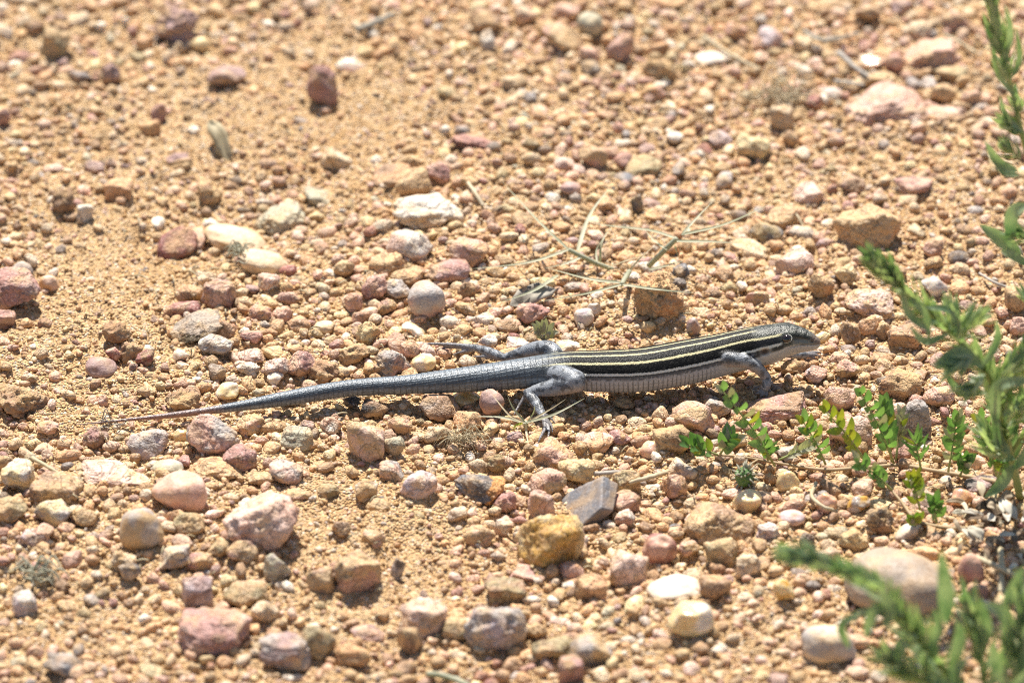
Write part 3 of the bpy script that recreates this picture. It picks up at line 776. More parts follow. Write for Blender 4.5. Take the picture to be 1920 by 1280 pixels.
CH = [  # limbs: photo x, y, height mm, radius mm
    [(1030, 700, 9.0, 2.8), (1058, 705, 10.6, 3.2), (1079, 713, 10.4, 3.2)], [(1079, 716, 10.2, 3.2), (1062, 721, 9.0, 2.9), (1035, 727, 7.4, 2.6), (1008, 732, 6.2, 2.0), (989, 737, 5.2, 1.5)],
    [(989, 737, 5.2, 1.5), (1005, 756, 4.2, 1.6), (1019, 782, 2.8, 1.2)],
    [(1019, 782, 2.8, .8), (1021, 803, 2.4, .6), (1014, 818, 2.0, .5), (1009, 830, 1.0, .3)], [(1019, 782, 2.8, .75), (1029, 803, 2.2, .55), (1027, 824, 1.0, .3)],
    [(1018, 780, 2.8, .7), (1033, 796, 1.9, .5), (1036, 810, .9, .3)], [(1014, 772, 2.8, .65), (1032, 783, 1.7, .45), (1040, 792, .9, .3)],
    [(988, 738, 4.8, .9), (979, 752, 3.2, .65), (971, 764, 2.0, .5), (963, 778, 1.0, .3)],
    [(1040, 690, 8.6, 2.6), (1040, 664, 10.4, 2.6), (1028, 653, 11.2, 2.5)], [(1028, 653, 11.2, 2.5), (1002, 655, 9.4, 2.4), (972, 664, 6.8, 1.9), (946, 671, 5.0, 1.3)],
    [(946, 671, 5.0, 1.3), (922, 661, 4.6, 1.4), (896, 653, 4.0, 1.2), (874, 649, 3.8, .9)], [(874, 649, 3.8, .85), (845, 646, 3.8, .65), (815, 644.5, 3.6, .5), (787, 644, 3.2, .28)],
    [(880, 651, 3.8, .75), (850, 651, 3.0, .5), (825, 653, 2.2, .3)], [(890, 655, 3.4, .7), (865, 660, 2.4, .45), (850, 664, 1.6, .3)], [(944, 672, 4.4, .9), (915, 669, 3.4, .6), (886, 668, 2.6, .3)],
    [(1336, 668, 11.4, 2.8), (1366, 672, 12.6, 2.5), (1396, 676, 12.2, 2.0)], [(1396, 676, 12.2, 2.0), (1420, 689, 9.4, 1.75), (1437, 707, 6.0, 1.45)], [(1437, 707, 6.0, 1.45), (1437, 722, 4.0, 1.45), (1430, 730, 2.6, 1.1)],
    [(1430, 730, 2.8, .6), (1421, 737, 1.8, .5), (1414, 738, 1.0, .3)], [(1432, 730, 2.8, .6), (1430, 740, 1.8, .5), (1425, 744, .9, .3)], [(1436, 728, 2.8, .6), (1438, 739, 1.7, .5), (1436, 746, .8, .3)],
    [(1436, 726, 3.0, .6), (1444, 733, 1.8, .45), (1445, 741, .8, .3)], [(1430, 724, 3.4, .6), (1416, 727, 2.2, .45), (1408, 731, 1.2, .3)],
    [(1350, 655, 11, 2.0), (1420, 652, 9, 1.7), (1455, 660, 6, 1.4), (1485, 664, 4, 1.2)], [(1485, 664, 4, 1.2), (1500, 665, 3.2, 1.2), (1510, 665, 2.8, 1.0)],
    [(1508, 664, 2.8, .6), (1525, 660, 2.4, .5), (1540, 661, 1.4, .3)], [(1508, 665, 2.8, .6), (1525, 665, 2.2, .5), (1538, 667, 1.2, .3)], [(1506, 666, 2.6, .6), (1520, 669, 1.9, .45), (1529, 673, 1.0, .3)], [(1500, 667, 2.6, .55), (1508, 672, 1.6, .4), (1512, 676, .9, .3)]]
LEGP, LEGR = [], []
for ch in CH:
    P = np.array([at_z(x, y, z / 1000) * 1000 for x, y, z, r in ch]); R = np.array([c[3] for c in ch])
    P = np.vstack([P[0], P]) if len(P) == 2 else P; R = np.r_[R[0], R] if len(R) == 2 else R
    n = max(10, int(np.linalg.norm(P[-1] - P[0]) / .5)); V, F = tube(P, R, 14, n); body.push(V, F)
    V, F = stone_shape('s', 2, np.random.default_rng(3)); body.push(P[0] + V * R[0] * .98, [tuple(f) for f in F]); body.push(P[-1] + V * R[-1] * .97, [tuple(f) for f in F])
    LEGP.append(spline(P, 40)); LEGR.append(spline(np.c_[R, R, R], 40)[:, 0])
LEGP = np.vstack(LEGP); LEGR = np.concatenate(LEGR)
tmp = add('lizard_form', mesh_from('lizard_form', np.vstack(body.v), body.f, None))
md = tmp.modifiers.new('skin', 'REMESH'); md.mode = 'VOXEL'; md.voxel_size = .24
ev = tmp.evaluated_get(bpy.context.evaluated_depsgraph_get()); em = ev.to_mesh()
nv = len(em.vertices); LV = np.empty(nv * 3); em.vertices.foreach_get('co', LV); LV = LV.reshape(-1, 3)
LF = [tuple(p.vertices) for p in em.polygons]
E = np.empty(len(em.edges) * 2, int); em.edges.foreach_get('vertices', E); E = E.reshape(-1, 2)
ev.to_mesh_clear(); bpy.data.objects.remove(tmp)
deg = np.bincount(E.ravel(), minlength=nv).astype(float)
def smooth(A, it, lam=.6):
    A = A.copy()
    for _ in range(it):
        B = np.stack([np.bincount(E[:, 0], A[E[:, 1], k], nv) + np.bincount(E[:, 1], A[E[:, 0], k], nv) for k in range(A.shape[1])], 1) / deg[:, None]
        A += lam * (B - A)
    return A
LV = smooth(LV, 5)
kd = kdtree.KDTree(NS)
for k, p in enumerate(SPN): kd.insert(p, k)
kd.balance()
IDX = np.array([kd.find(v)[1] for v in LV])
rel = LV - SPN[IDX]
# refine the station between samples so that rings stay smooth
step_ = np.gradient(PX)[IDX] / np.linalg.norm(np.gradient(SPN, axis=0)[IDX], axis=1)
XP = PX[IDX] + np.einsum('ij,ij->i', rel, TN[IDX]) * step_
cu = np.einsum('ij,ij->i', rel, UPN[IDX]); cs = np.einsum('ij,ij->i', rel, SDN[IDX])
TH = np.degrees(np.arctan2(cs / WY[IDX], cu / HZ[IDX])); AT = np.abs(TH)
DB = np.hypot(cs / WY[IDX], cu / HZ[IDX])
kl = kdtree.KDTree(len(LEGP))
for k, p in enumerate(LEGP): kl.insert(p, k)
kl.balance()
LI = np.array([kl.find(v)[1] for v in LV]); DL = np.linalg.norm(LV - LEGP[LI], axis=1) / LEGR[LI]
leg = sstep(1.06, 1.2, DB) * sstep(1.9, 1.5, DL)
leg = np.where((XP > 1470) & (DB < 1.5) & (SPN[IDX][:, 2] - LV[:, 2] < 7), 0, leg)
tailw = sstep(1090, 960, XP) * (1 - leg)                   # 0 on the body, 1 on the tail
headw = sstep(1405, 1432, XP) * (1 - leg)
noise1 = vn3(LV * 2.2); noise2 = vn3(LV * .8 + 9); noise3 = vn3(LV * 4.1 + 20)
def mixc(a, b, w): return a * (1 - w[:, None]) + np.asarray(b) * w[:, None]
def band(x, c, hw, soft): return sstep(hw + soft, hw, np.abs(x - c))
# flank pattern
c = np.tile(np.array([.009, .0088, .0085]), (nv, 1))
c = mixc(c, (.035, .033, .028), sstep(11, 5, AT) * .8)
c = mixc(c, (.055, .052, .046), sstep(.08, .26, noise3) * sstep(95, 60, AT) * .45)
yel = np.array([.62, .56, .33])
fade = sstep(960, 1080, XP); AT = AT + noise3 * 2.6 + noise1 * .8
c = mixc(c, yel, band(AT, 11, 1.5, 1.5) * fade * sstep(1440, 1425, XP) * .85)
c = mixc(c, yel, band(AT, 37 + 3 * sstep(1380, 1460, XP), 2.1, 1.7) * fade * sstep(1470, 1462, XP) * .95)
belly = np.array([.36, .36, .37])
c = mixc(c, belly * .45, sstep(71, 76, AT) * .6)
c = mixc(c, belly, sstep(79, 88, AT + noise1 * 9))
c = mixc(c, np.array([.62, .61, .54]), band(AT, 68 + 2 * sstep(1360, 1420, XP), 2.3, 1.7) * fade * sstep(1466, 1455, XP))
scx = (XP / 8.0) % 1.0; sct = ((AT - 84) / 15.0)
under = sstep(84, 92, AT) * (1 - tailw) * (1 - headw) * sstep(1350, 1310, XP)
c = mixc(c, (.10, .095, .09), under * np.maximum(sstep(.16, .04, np.minimum(scx, 1 - scx)) * .85, sstep(.10, .03, np.minimum(sct % 1, 1 - sct % 1)) * .5))
# tail: rings of keeled scales
ringlen = np.interp(PX, [141, 400, 900, 1060], [4.5, 7.5, 11.5, 11.5]); ringph = np.cumsum(np.gradient(PX) / ringlen)
RP = np.interp(XP, PX, ringph); col_i = TH / 360 * 26 + RP * .12; fr = RP % 1; fc = col_i % 1
t_c = np.tile(np.array([.17, .2, .225]), (nv, 1))
t_c = mixc(t_c, (.065, .078, .088), band(AT, 60, 15, 8) * .8); t_c = mixc(t_c, (.27, .275, .265), sstep(88, 112, AT))
t_c = mixc(t_c, (.36, .19, .135), sstep(430, 385, XP) * (.55 + .45 * sstep(30, 80, AT)))
hsh = (np.sin(np.floor(RP) * 12.9898 + np.floor(col_i) * 78.233) * 43758.5453) % 1; t_c = t_c * (.8 + .4 * hsh)[:, None]
edge = np.maximum(sstep(.2, .06, fr), sstep(.13, .03, np.minimum(fc, 1 - fc)) * .7) * np.interp(XP, [300, 450], [.3, 1])
t_c = mixc(t_c, (.05, .055, .06), edge * .85)
c = c * (1 - tailw[:, None]) + t_c * tailw[:, None]
# head
h_c = np.tile(np.array([.035, .038, .031]), (nv, 1)); h_c = mixc(h_c, (.10, .105, .085), sstep(0, .2, noise2) * .7); h_c = mixc(h_c, (.16, .16, .13), sstep(.12, .26, noise1) * .5)
h_c = mixc(h_c, (.014, .013, .013), band(AT, 54, 12, 3) * sstep(1470, 1452, XP))
h_c = mixc(h_c, yel, band(AT, 39.5, 2.4, 1.8) * sstep(1470, 1462, XP))
h_c = mixc(h_c, (.20, .20, .17), sstep(50, 66, AT) * sstep(1484, 1496, XP)); h_c = mixc(h_c, (.72, .70, .60), band(AT, 68.5, 3.6, 2) * sstep(1468, 1458, XP))
h_c = mixc(h_c, (.03, .03, .028), band(AT, 79, 5, 3) * sstep(1472, 1462, XP) * sstep(1437, 1443, XP) * .9); h_c = mixc(h_c, (.56, .55, .51), sstep(82, 92, AT))
h_c = mixc(h_c, (.07, .055, .045), band(AT, 93 - 8 * sstep(1490, 1534, XP), 2.0, 1.6) * sstep(1478, 1488, XP) * .9)
h_c = mixc(h_c, (.24, .17, .13), sstep(1516, 1536, XP) * sstep(100, 60, AT) * .8); h_c = mixc(h_c, (.05, .048, .04), band(AT, 60, 4, 4) * sstep(1486, 1492, XP) * sstep(1512, 1500, XP) * .7)
ear = np.exp(-(((XP - 1430) / 8.0) ** 2 + ((TH - 80) / 11) ** 2) ** 2); h_c = mixc(h_c, (.62, .60, .53), np.exp(-(((XP - 1431) / 11) ** 2 + ((TH - 80) / 16) ** 2) ** 2) * .5); h_c = mixc(h_c, (.045, .026, .022), ear)
nos = np.exp(-(((XP - 1526) / 2.5) ** 2 + ((AT - 62) / 7) ** 2) ** 2); h_c = mixc(h_c, (.03, .025, .02), nos)
blot = sstep(.02, .16, noise2) * sstep(1428, 1418, XP) * sstep(1385, 1398, XP) * band(AT, 82, 9, 4)
c = c * (1 - headw[:, None]) + h_c * headw[:, None]; c = mixc(c, (.025, .024, .024), blot * .9)
throat = sstep(1355, 1385, XP) * sstep(88, 96, AT) * (1 - leg); c = mixc(c, (.42, .41, .385), throat)
# limbs
l_c = np.tile(np.array([.25, .265, .285]), (nv, 1)); l_c = mixc(l_c, (.04, .042, .047), sstep(.0, .14, noise2) * .8); l_c = mixc(l_c, (.36, .36, .35), sstep(.05, .3, noise3) * .35)
nz_lo = sstep(.1, -.5, (LV - LEGP[LI])[:, 2] / LEGR[LI]); l_c = mixc(l_c, (.40, .335, .30), nz_lo * .8)
l_c = mixc(l_c, (.21, .185, .175), sstep(1.1, .7, LEGR[LI]) * .7)
c = c * (1 - leg[:, None]) + l_c * leg[:, None]
# relief along the normals
tm = mesh_from('tmp', LV, np.array(LF) if len({len(f) for f in LF}) == 1 else LF); NR = np.empty(nv * 3); tm.vertices.foreach_get('normal', NR); NR = NR.reshape(-1, 3); bpy.data.meshes.remove(tm)
dsp = tailw * np.interp(XP, [141, 330, 600, 1000], [.0, .06, .13, .12]) * ((1 - fr) - .5 + .55 * (1 - 2 * np.abs(fc - .5)))
dsp = dsp + (1 - tailw) * (1 - leg) * .016 * noise3 + leg * .07 * noise3 - under * .07 * sstep(.2, .05, np.minimum(scx, 1 - scx))
dsp = dsp - ear * headw * .55 - nos * headw * .15 - headw * .16 * band(AT, 93 - 8 * sstep(1490, 1534, XP), 1.5, 3) * sstep(1478, 1488, XP)
plates = sstep(1440, 1455, XP) * sstep(46, 36, AT) * headw; pgx, pgt = (XP / 15.0) % 1, ((TH + 400) / 26.0) % 1
dsp = dsp - plates * .09 * np.maximum(sstep(.14, .03, np.minimum(pgx, 1 - pgx)), sstep(.12, .03, np.minimum(pgt, 1 - pgt)))
dsp = dsp + headw * .35 * np.exp(-(((XP - 1478) / 16) ** 2 + ((AT - 40) / 9) ** 2)) - headw * .45 * np.exp(-(((XP - 1508) / 14) ** 2 + ((AT - 62) / 16) ** 2))
LV = LV + NR * dsp[:, None]
m = bpy.data.materials.new('lizard_skin'); nt, nd, lk, b = nodes(m)
at_ = N(nt, 'ShaderNodeAttribute', attribute_name='Col'); tc = N(nt, 'ShaderNodeTexCoord'); vo = N(nt, 'ShaderNodeTexVoronoi', Scale=2500.0); lk.new(tc.outputs['Object'], vo.inputs['Vector'])
lk.new(mixrgb(nt, mul(nt, ramp(nt, vo.outputs['Distance'], .3, .62), mul(nt, at_.outputs['Alpha'], .75)), at_.outputs['Color'], (.5, .5, .5), 'MULTIPLY'), b.inputs['Base Color'])
lk.new(ramp(nt, at_.outputs['Alpha'], -.18, 2.0), b.inputs['Specular IOR Level']); b.inputs['Roughness'].default_value = .40
bp = N(nt, 'ShaderNodeBump', Strength=.6, Distance=.00015, invert=True); lk.new(vo.outputs['Distance'], bp.inputs['Height']); lk.new(bp.outputs[0], b.inputs['Normal'])
M_SKIN = m
def plain(name, colr, rough, spec=.5):
    m = bpy.data.materials.new(name); nt, nd, lk, b = nodes(m); tc = N(nt, 'ShaderNodeTexCoord'); n = N(nt, 'ShaderNodeTexNoise', Scale=900.0); lk.new(tc.outputs['Object'], n.inputs['Vector'])
    lk.new(mixrgb(nt, ramp(nt, n.outputs[0], .4, .6), colr, tuple(v * .7 for v in colr)), b.inputs['Base Color']); b.inputs['Roughness'].default_value = rough; b.inputs['Specular IOR Level'].default_value = spec
    return m
liz_base = np.array([*LZG[8], 0.0])
lizard = empty('lizard', liz_base, label='slender striped lizard with a long blue grey tail walking over gravel', category='lizard')
F_ = np.array(LF) if len({len(f) for f in LF}) == 1 else LF
add('body', mesh_from('lizard_body', LV / 1000 - liz_base, F_, M_SKIN, True, np.c_[np.clip(c, .004, .9), np.clip(.95 * tailw + .7 * leg + .5 * headw, 0, 1)]), lizard)
M_EYE = plain('lizard_eye', (.02, .012, .008), .05, .8); M_LID = plain('lizard_eyelid', (.46, .45, .38), .4)
ke = int(np.argmin(np.abs(PX - 1477)))
for sgn in (1, -1):
    th = math.radians(57 * sgn); d = UPN[ke] * HZ[ke] * math.cos(th) + SDN[ke] * WY[ke] * math.sin(th); nd_ = nrm(d)
    cen = SPN[ke] + d * .88
    V, F = ICO[3]; eye = add('eye', mesh_from('eye', (cen + V * np.array([1.62, 1.4, 1.4])) / 1000 - liz_base, F, M_EYE), lizard)
    ring = Part(); tt = TN[ke]; bb = np.cross(nd_, tt); cc = SPN[ke] + d * .985
    P = [cc + tt * math.cos(a) * 1.66 + bb * math.sin(a) * 1.22 - nd_ * .12 * math.cos(a) ** 2 for a in np.linspace(0, 2 * math.pi, 17)]
    V, F = tube(P, .17, 8, 48); ring.push(V / 1000, F); ring.build('eyelid', M_LID, lizard)
# ------------------------------------------------------------------ plants
PR = np.random.default_rng(77)
VIEW = -FWD
def pinnate(root, base, tip, n, ll, lw, mat, face=None, droop=0.0, dense=1.0):
    """A compound leaf: thing > leaf (its stalk) > leaflet; base and tip are points of the place."""
    base, tip = np.array(base), np.array(tip); ax = nrm(tip - base); L = np.linalg.norm(tip - base)
    face = nrm(np.array([.1, -.75, .7]) if face is None else np.array(face)); side = nrm(np.cross(ax, face)); up = np.cross(side, ax)
    bow = up * L * .06
    P = [base, (base + tip) / 2 + bow, tip - ax * ll * .4]
    p = Part(); p.push(*tube(P, [.0004, .0003, .0002], 5, 8)); st = p.build('leaf', M_STEM, root)
    C = spline(P, 60)
    for k in range(n):
        u = .25 + .75 * k / max(1, n - 1); o = C[int(u * 59)]; sz = ll * (1.0 - .35 * abs(u - .6)) * PR.uniform(.88, 1.12)
        for sg in (-1, 1):
            d = nrm(side * sg * PR.uniform(.4, .85) + ax * PR.uniform(.8, 1.15) + up * PR.uniform(.0, 1.2) * dense)
            if k == n - 1: d = nrm(d + ax * .8)
            q = Part(); q.push(*leaf([o, o + d * sz * .5 + up * sz * .05, o + d * sz - up * sz * .08], lw * PR.uniform(.85, 1.1), nrm(up + d * .2 - side * sg * .3), 7, .18, .8))
            V = np.vstack(q.v); add('leaflet', mesh_from('leaflet', V - np.array(root['base_']), q.f, M_YLEAF if PR.random() < .07 else M_GREYLEAF if PR.random() < .08 else mat), st)
    return st
def lifted(x, y, base):                              # a point above the ground in the upright plane through a base point
    return at_y(x, y, base[1])
def gz(x, y, z=0.0):
    p = at_z(x, y, z)
    for _ in range(3): p = at_z(x, y, float(height(p[0], p[1])) + z)
    return p
creep = empty('creeping_plant', gz(1850, 905), label='low creeping weed with paired oval green leaflets along a trailing stem', category='plant')
def trailing(pts, r):
    p = Part(); p.push(*tube([gz(x, y, z * .6) for x, y, z in pts], np.array(r) * .62, 7, 8 * len(pts))); return p.build('stem', M_REDSTEM, creep)
trailing([(1885, 906, .003), (1800, 890, .003), (1750, 882, .003), (1690, 872, .003), (1620, 876, .0025), (1545, 880, .003), (1460, 868, .004), (1380, 855, .004), (1320, 852, .004)], [.0011, .001, .001, .0009, .0009, .0008, .0007, .0006, .0004])
trailing([(1860, 985, .003), (1800, 990, .002), (1750, 985, .003), (1715, 972, .003), (1690, 940, .004), (1668, 915, .005)], [.0011, .001, .0009, .0008, .0007, .0005])
trailing([(1420, 862, .003), (1395, 878, .004), (1390, 888, .005)], [.0005, .0005, .0004])
for bx, by, tx, ty, fw, n, ll, lw, mt in ((1453, 873, 1349, 724, -.012, 7, .0058, .0030, M_LEAF), (1346, 853, 1280, 830, -.004, 3, .0056, .0030, M_LEAF), (1350, 851, 1376, 815, 0, 3, .0062, .0034, M_LEAF),
        (1440, 862, 1432, 822, -.004, 3, .0045, .0022, M_LEAF), (1548, 870, 1502, 782, -.004, 4, .0056, .003, M_LEAF), (1621, 862, 1541, 762, -.006, 4, .0060, .003, M_YLEAF), (1676, 868, 1609, 729, -.008, 5, .0060, .0031, M_LEAF),
        (1672, 866, 1654, 748, .004, 4, .0055, .0028, M_LEAF), (1680, 862, 1690, 770, .006, 4, .0048, .002, M_GREYLEAF), (1672, 918, 1602, 860, -.006, 5, .0055, .0028, M_LEAF), (1725, 955, 1704, 886, -.002, 3, .0055, .0026, M_YLEAF),
        (1756, 980, 1748, 930, 0, 2, .0055, .0028, M_LEAF), (1778, 884, 1794, 774, 0, 4, .0055, .0028, M_LEAF), (1869, 892, 1830, 776, -.006, 5, .006, .003, M_LEAF), (1727, 880, 1711, 812, 0, 3, .0065, .0014, M_LEAF),
        (1461, 862, 1530, 882, 0, 5, .0042, .0013, M_GRASS), (1432, 855, 1448, 872, 0, 3, .0045, .0014, M_LEAF), (1716, 985, 1710, 1032, 0, 2, .0055, .003, M_YLEAF), (1870, 900, 1890, 830, 0, 4, .006, .003, M_LEAF), (1800, 892, 1815, 850, 0, 3, .005, .0026, M_LEAF)):
    B = gz(bx, by, .003); T = at_y(tx, ty, B[1] + fw); T[2] = max(T[2], .004)
    pinnate(creep, B, T, n + 3, ll * PR.uniform(.95, 1.12), lw * .78, mt)
# spiny green seed burr hanging on the creeper
B = gz(1396, 893, .004); burr = Part(); V, F = stone_shape('c', 3, PR); burr.push(B + V * .0030, [tuple(f) for f in F]); bo = burr.build('seed_burr', M_LEAF, creep)
sp2 = Part()
for _ in range(46):
    d = nrm(PR.normal(size=3) + np.array([0, -.2, .4])); sp2.push(*tube([B + d * .0026, B + d * PR.uniform(.0040, .0054)], [.00045, .00004], 4, 3))
sp2.build('spine', M_GREYLEAF, creep, kind='stuff')

# tall bushy weeds: stem, long leaves one by one, and dense tips of tiny leaves
def tiny_leaves(path, n, ln, spread, w=.0009, start=0.0):
    p = Part(); C = spline(path, 80); T = np.gradient(C, axis=0)
    n = int(n * .46); ln = ln * 1.15; w = w * 1.45
    for k in range(n):
        u = start + (1 - start) * PR.random() ** .8; i = min(79, int(u * 79)); t = nrm(T[i]); a = PR.uniform(0, 2 * math.pi)
        s = nrm(np.cross(t, [.3, .5, .8])); s2 = np.cross(t, s); rad = s * math.cos(a) + s2 * math.sin(a)
        d = nrm(rad * spread * (1.15 - .6 * u) + t * 1.0); l = ln * PR.uniform(.6, 1.2) * (1.1 - .35 * u); o = C[i]
        V, F = leaf([o, o + d * l * .55, o + d * l + (t * .22 + np.array([0, 0, .1])) * l], w * PR.uniform(.7, 1.2), nrm(t - rad * .3 + PR.normal(size=3) * .2), 5, .3, .8); p.push(V, F)
    return p
def weed(base, label, stems, leaves):
    root = empty('leafy_weed', base, label=label, category='weed')
    for pts, r0, tips in stems:
        p = Part(); R = np.linspace(r0, r0 * .45, len(pts)); p.push(*tube(pts, R, 7, 8 * len(pts))); st = p.build('stem', M_STEM, root)
        for path, n, ln, spread, w in tips:
            tiny_leaves(path, n, ln, spread, w).build('leaf_tuft', M_WEEDTIP, st, kind='stuff')
    for pts, w, face in leaves:
        p = Part(); p.push(*leaf(pts, w * .78, np.array(face), 11, .28, .85)); p.build('leaf', M_WEED, root)
    return root
def along(path, u0, u1, k=4):
    C = spline(path, 100); return [C[int(u * 99)] for u in np.linspace(u0, u1, k)]
WB = gz(1925, 925)
def W(x, y, dy=0.0): return at_y(x, y, WB[1] + dy)
s1 = [WB, W(1955, 780), W(1975, 620, .002), W(1962, 450, .004), W(1928, 300, .004), W(1895, 160, .002), W(1868, 50, 0), W(1845, -60, -.002)]
s2 = [WB + np.array([-.002, -.002, 0]), W(1895, 850, -.010), W(1872, 760, -.02), W(1845, 690, -.026), W(1790, 630, -.03), W(1715, 560, -.036), W(1672, 520, -.04), W(1638, 490, -.042)]
s3 = [s2[2], W(1905, 705, -.022), W(1925, 655, -.02)]
s4 = [s2[1], W(1925, 800, -.012), W(1950, 740, -.012)]
def tuft(x, y, dx, dy, n, ln, depth, w=.0010): # a side shoot: short path from x,y
    return ([W(x, y, depth), W(x + dx * .5, y + dy * .5, depth), W(x + dx, y + dy, depth)], n, ln, 1.0, w)
LV_ = []
def L(pts, w, depth, face=(-.15, -.75, .65)): LV_.append(([W(x, y, depth) for x, y in pts], w, face))
L([(1905, 185), (1868, 130), (1862, 70)], .0022, .001); L([(1900, 120), (1862, 80), (1842, 20)], .0024, .001); L([(1880, 60), (1868, 20), (1872, -30)], .0022, 0); L([(1895, 150), (1912, 110), (1905, 50)], .0022, -.002)
L([(1890, 100), (1895, 60), (1885, 10)], .0022, -.003); L([(1910, 322), (1872, 305), (1847, 265)], .0036, -.002); L([(1912, 330), (1880, 322), (1862, 300)], .0022, -.003); L([(1925, 382), (1898, 405), (1893, 472)], .0052, -.004); L([(1915, 478), (1878, 450), (1836, 421)], .0054, -.003)
L([(1935, 500), (1900, 480), (1875, 470)], .0032, -.006); L([(1920, 250), (1885, 215), (1875, 180)], .002, 0); L([(1925, 360), (1940, 340), (1960, 300)], .004, 0)
L([(1700, 548), (1735, 590), (1742, 640)], .0026, -.038); L([(1690, 540), (1705, 590), (1748, 625)], .0028, -.04); L([(1735, 575), (1788, 585), (1800, 640)], .0026, -.036); L([(1760, 602), (1720, 600), (1690, 575)], .0030, -.036); L([(1780, 625), (1735, 640), (1705, 610)], .0028, -.036)
L([(1845, 690), (1800, 660), (1748, 686)], .0042, -.036); L([(1850, 735), (1800, 735), (1768, 690)], .0030, -.034); L([(1868, 800), (1872, 725), (1940, 712)], .0046, -.034); L([(1860, 745), (1895, 690), (1940, 640)], .0034, -.03); L([(1840, 690), (1870, 640), (1868, 600)], .003, -.03)
L([(1900, 870), (1880, 905), (1846, 932)], .0044, -.016); L([(1905, 860), (1870, 850), (1850, 800)], .0036, -.014); L([(1900, 880), (1925, 850), (1940, 800)], .004, -.014); L([(1895, 850), (1872, 820), (1872, 770)], .0034, -.018); L([(1880, 780), (1905, 760), (1925, 770)], .0036, -.022)
weed(WB, 'tall green weed whose leafy stems rise beside the lizard', [
    (s1, .0012, [(along(s1, .72, 1.0, 6), 330, .0062, .55, .0011), tuft(1918, 250, -28, -20, 60, .005, 0), tuft(1915, 300, -25, -22, 60, .005, -.002), tuft(1915, 215, -10, -25, 40, .005, .003), tuft(1935, 450, -22, -10, 50, .005, -.004), tuft(1940, 580, -10, -20, 40, .005, .003)]),
    (s2, .0012, [(along(s2, .80, 1.0, 5), 260, .0058, .75, .0012), (along(s2, .50, .82, 5), 150, .0075, .8, .0013), tuft(1790, 630, 40, -30, 90, .0065, -.032), tuft(1825, 665, -40, 20, 110, .006, -.036, .0011), tuft(1850, 700, -30, 25, 110, .006, -.036), tuft(1868, 745, 30, -40, 80, .007, -.024), (along(s2, .12, .5, 5), 170, .0085, .95, .0014), tuft(1860, 720, 45, -35, 90, .007, -.028), tuft(1885, 800, 30, -45, 110, .008, -.02), tuft(1890, 860, -35, -40, 90, .008, -.016), tuft(1800, 640, -10, -50, 70, .0065, -.034)]),
    (s3, .0009, [(along(s3, .3, 1, 4), 130, .0065, .9, .0012)]), (s4, .0009, [(along(s4, .2, 1, 4), 130, .0065, .9, .0012)])], LV_)
# the second weed, much closer
FB = gz(1880, 1400); WB = FB; LV_ = []
t1 = [FB, W(1815, 1320), W(1760, 1240, -.004), W(1700, 1170, -.008), W(1645, 1100, -.01), W(1560, 1060, -.012), W(1487, 1040, -.012)]
t2 = [FB + np.array([.004, .002, 0]), W(1850, 1290, .006), W(1835, 1200, .01), W(1820, 1140, .012)]
t3 = [FB + np.array([.006, 0, 0]), W(1900, 1300), W(1915, 1200, .004), W(1925, 1100, .008)]
t4 = [t1[1], W(1760, 1290, -.01), W(1700, 1255, -.014), W(1660, 1230, -.016)]
L([(1772, 1170), (1774, 1110), (1764, 1030)], .0056, -.004); L([(1592, 1215), (1580, 1170), (1640, 1135)], .0030, -.012); L([(1622, 1195), (1645, 1140), (1698, 1152)], .0042, -.01); L([(1650, 1100), (1668, 1140), (1660, 1180)], .0044, -.012)
L([(1720, 1190), (1690, 1210), (1680, 1260)], .0048, -.01); L([(1740, 1220), (1760, 1180), (1750, 1140)], .0038, -.008); L([(1780, 1265), (1800, 1200), (1795, 1165)], .0046, -.006); L([(1800, 1300), (1745, 1265), (1735, 1225)], .005, -.012)
L([(1830, 1230), (1850, 1180), (1838, 1120)], .0044, .008); L([(1850, 1290), (1890, 1230), (1880, 1160)], .0052, .004); L([(1900, 1300), (1870, 1250), (1860, 1200)], .0048, 0); L([(1910, 1200), (1880, 1150), (1845, 1130)], .0044, .004); L([(1900, 1270), (1930, 1220), (1920, 1170)], .0052, 0)
L([(1560, 1062), (1600, 1085), (1640, 1090)], .003, -.012); L([(1880, 1140), (1905, 1100), (1920, 1060)], .0046, .008); L([(1820, 1320), (1790, 1270), (1815, 1230)], .005, -.01); L([(1860, 1320), (1905, 1290), (1930, 1250)], .005, -.008)
weed(FB, 'low bushy green weed in front of the largest smooth cobble', [
    (t1, .0014, [(along(t1, .82, 1, 4), 190, .0062, .8, .0013), (along(t1, .55, .84, 5), 120, .007, .85, .0014), (along(t1, .25, .55, 4), 110, .009, .95, .0016)]),
    (t2, .0011, [(along(t2, .35, 1, 4), 150, .0085, .9, .0015)]), (t3, .0011, [(along(t3, .35, 1, 4), 170, .0085, .95, .0015)]), (t4, .0009, [(along(t4, .2, 1, 4), 140, .008, .95, .0014)])], LV_)

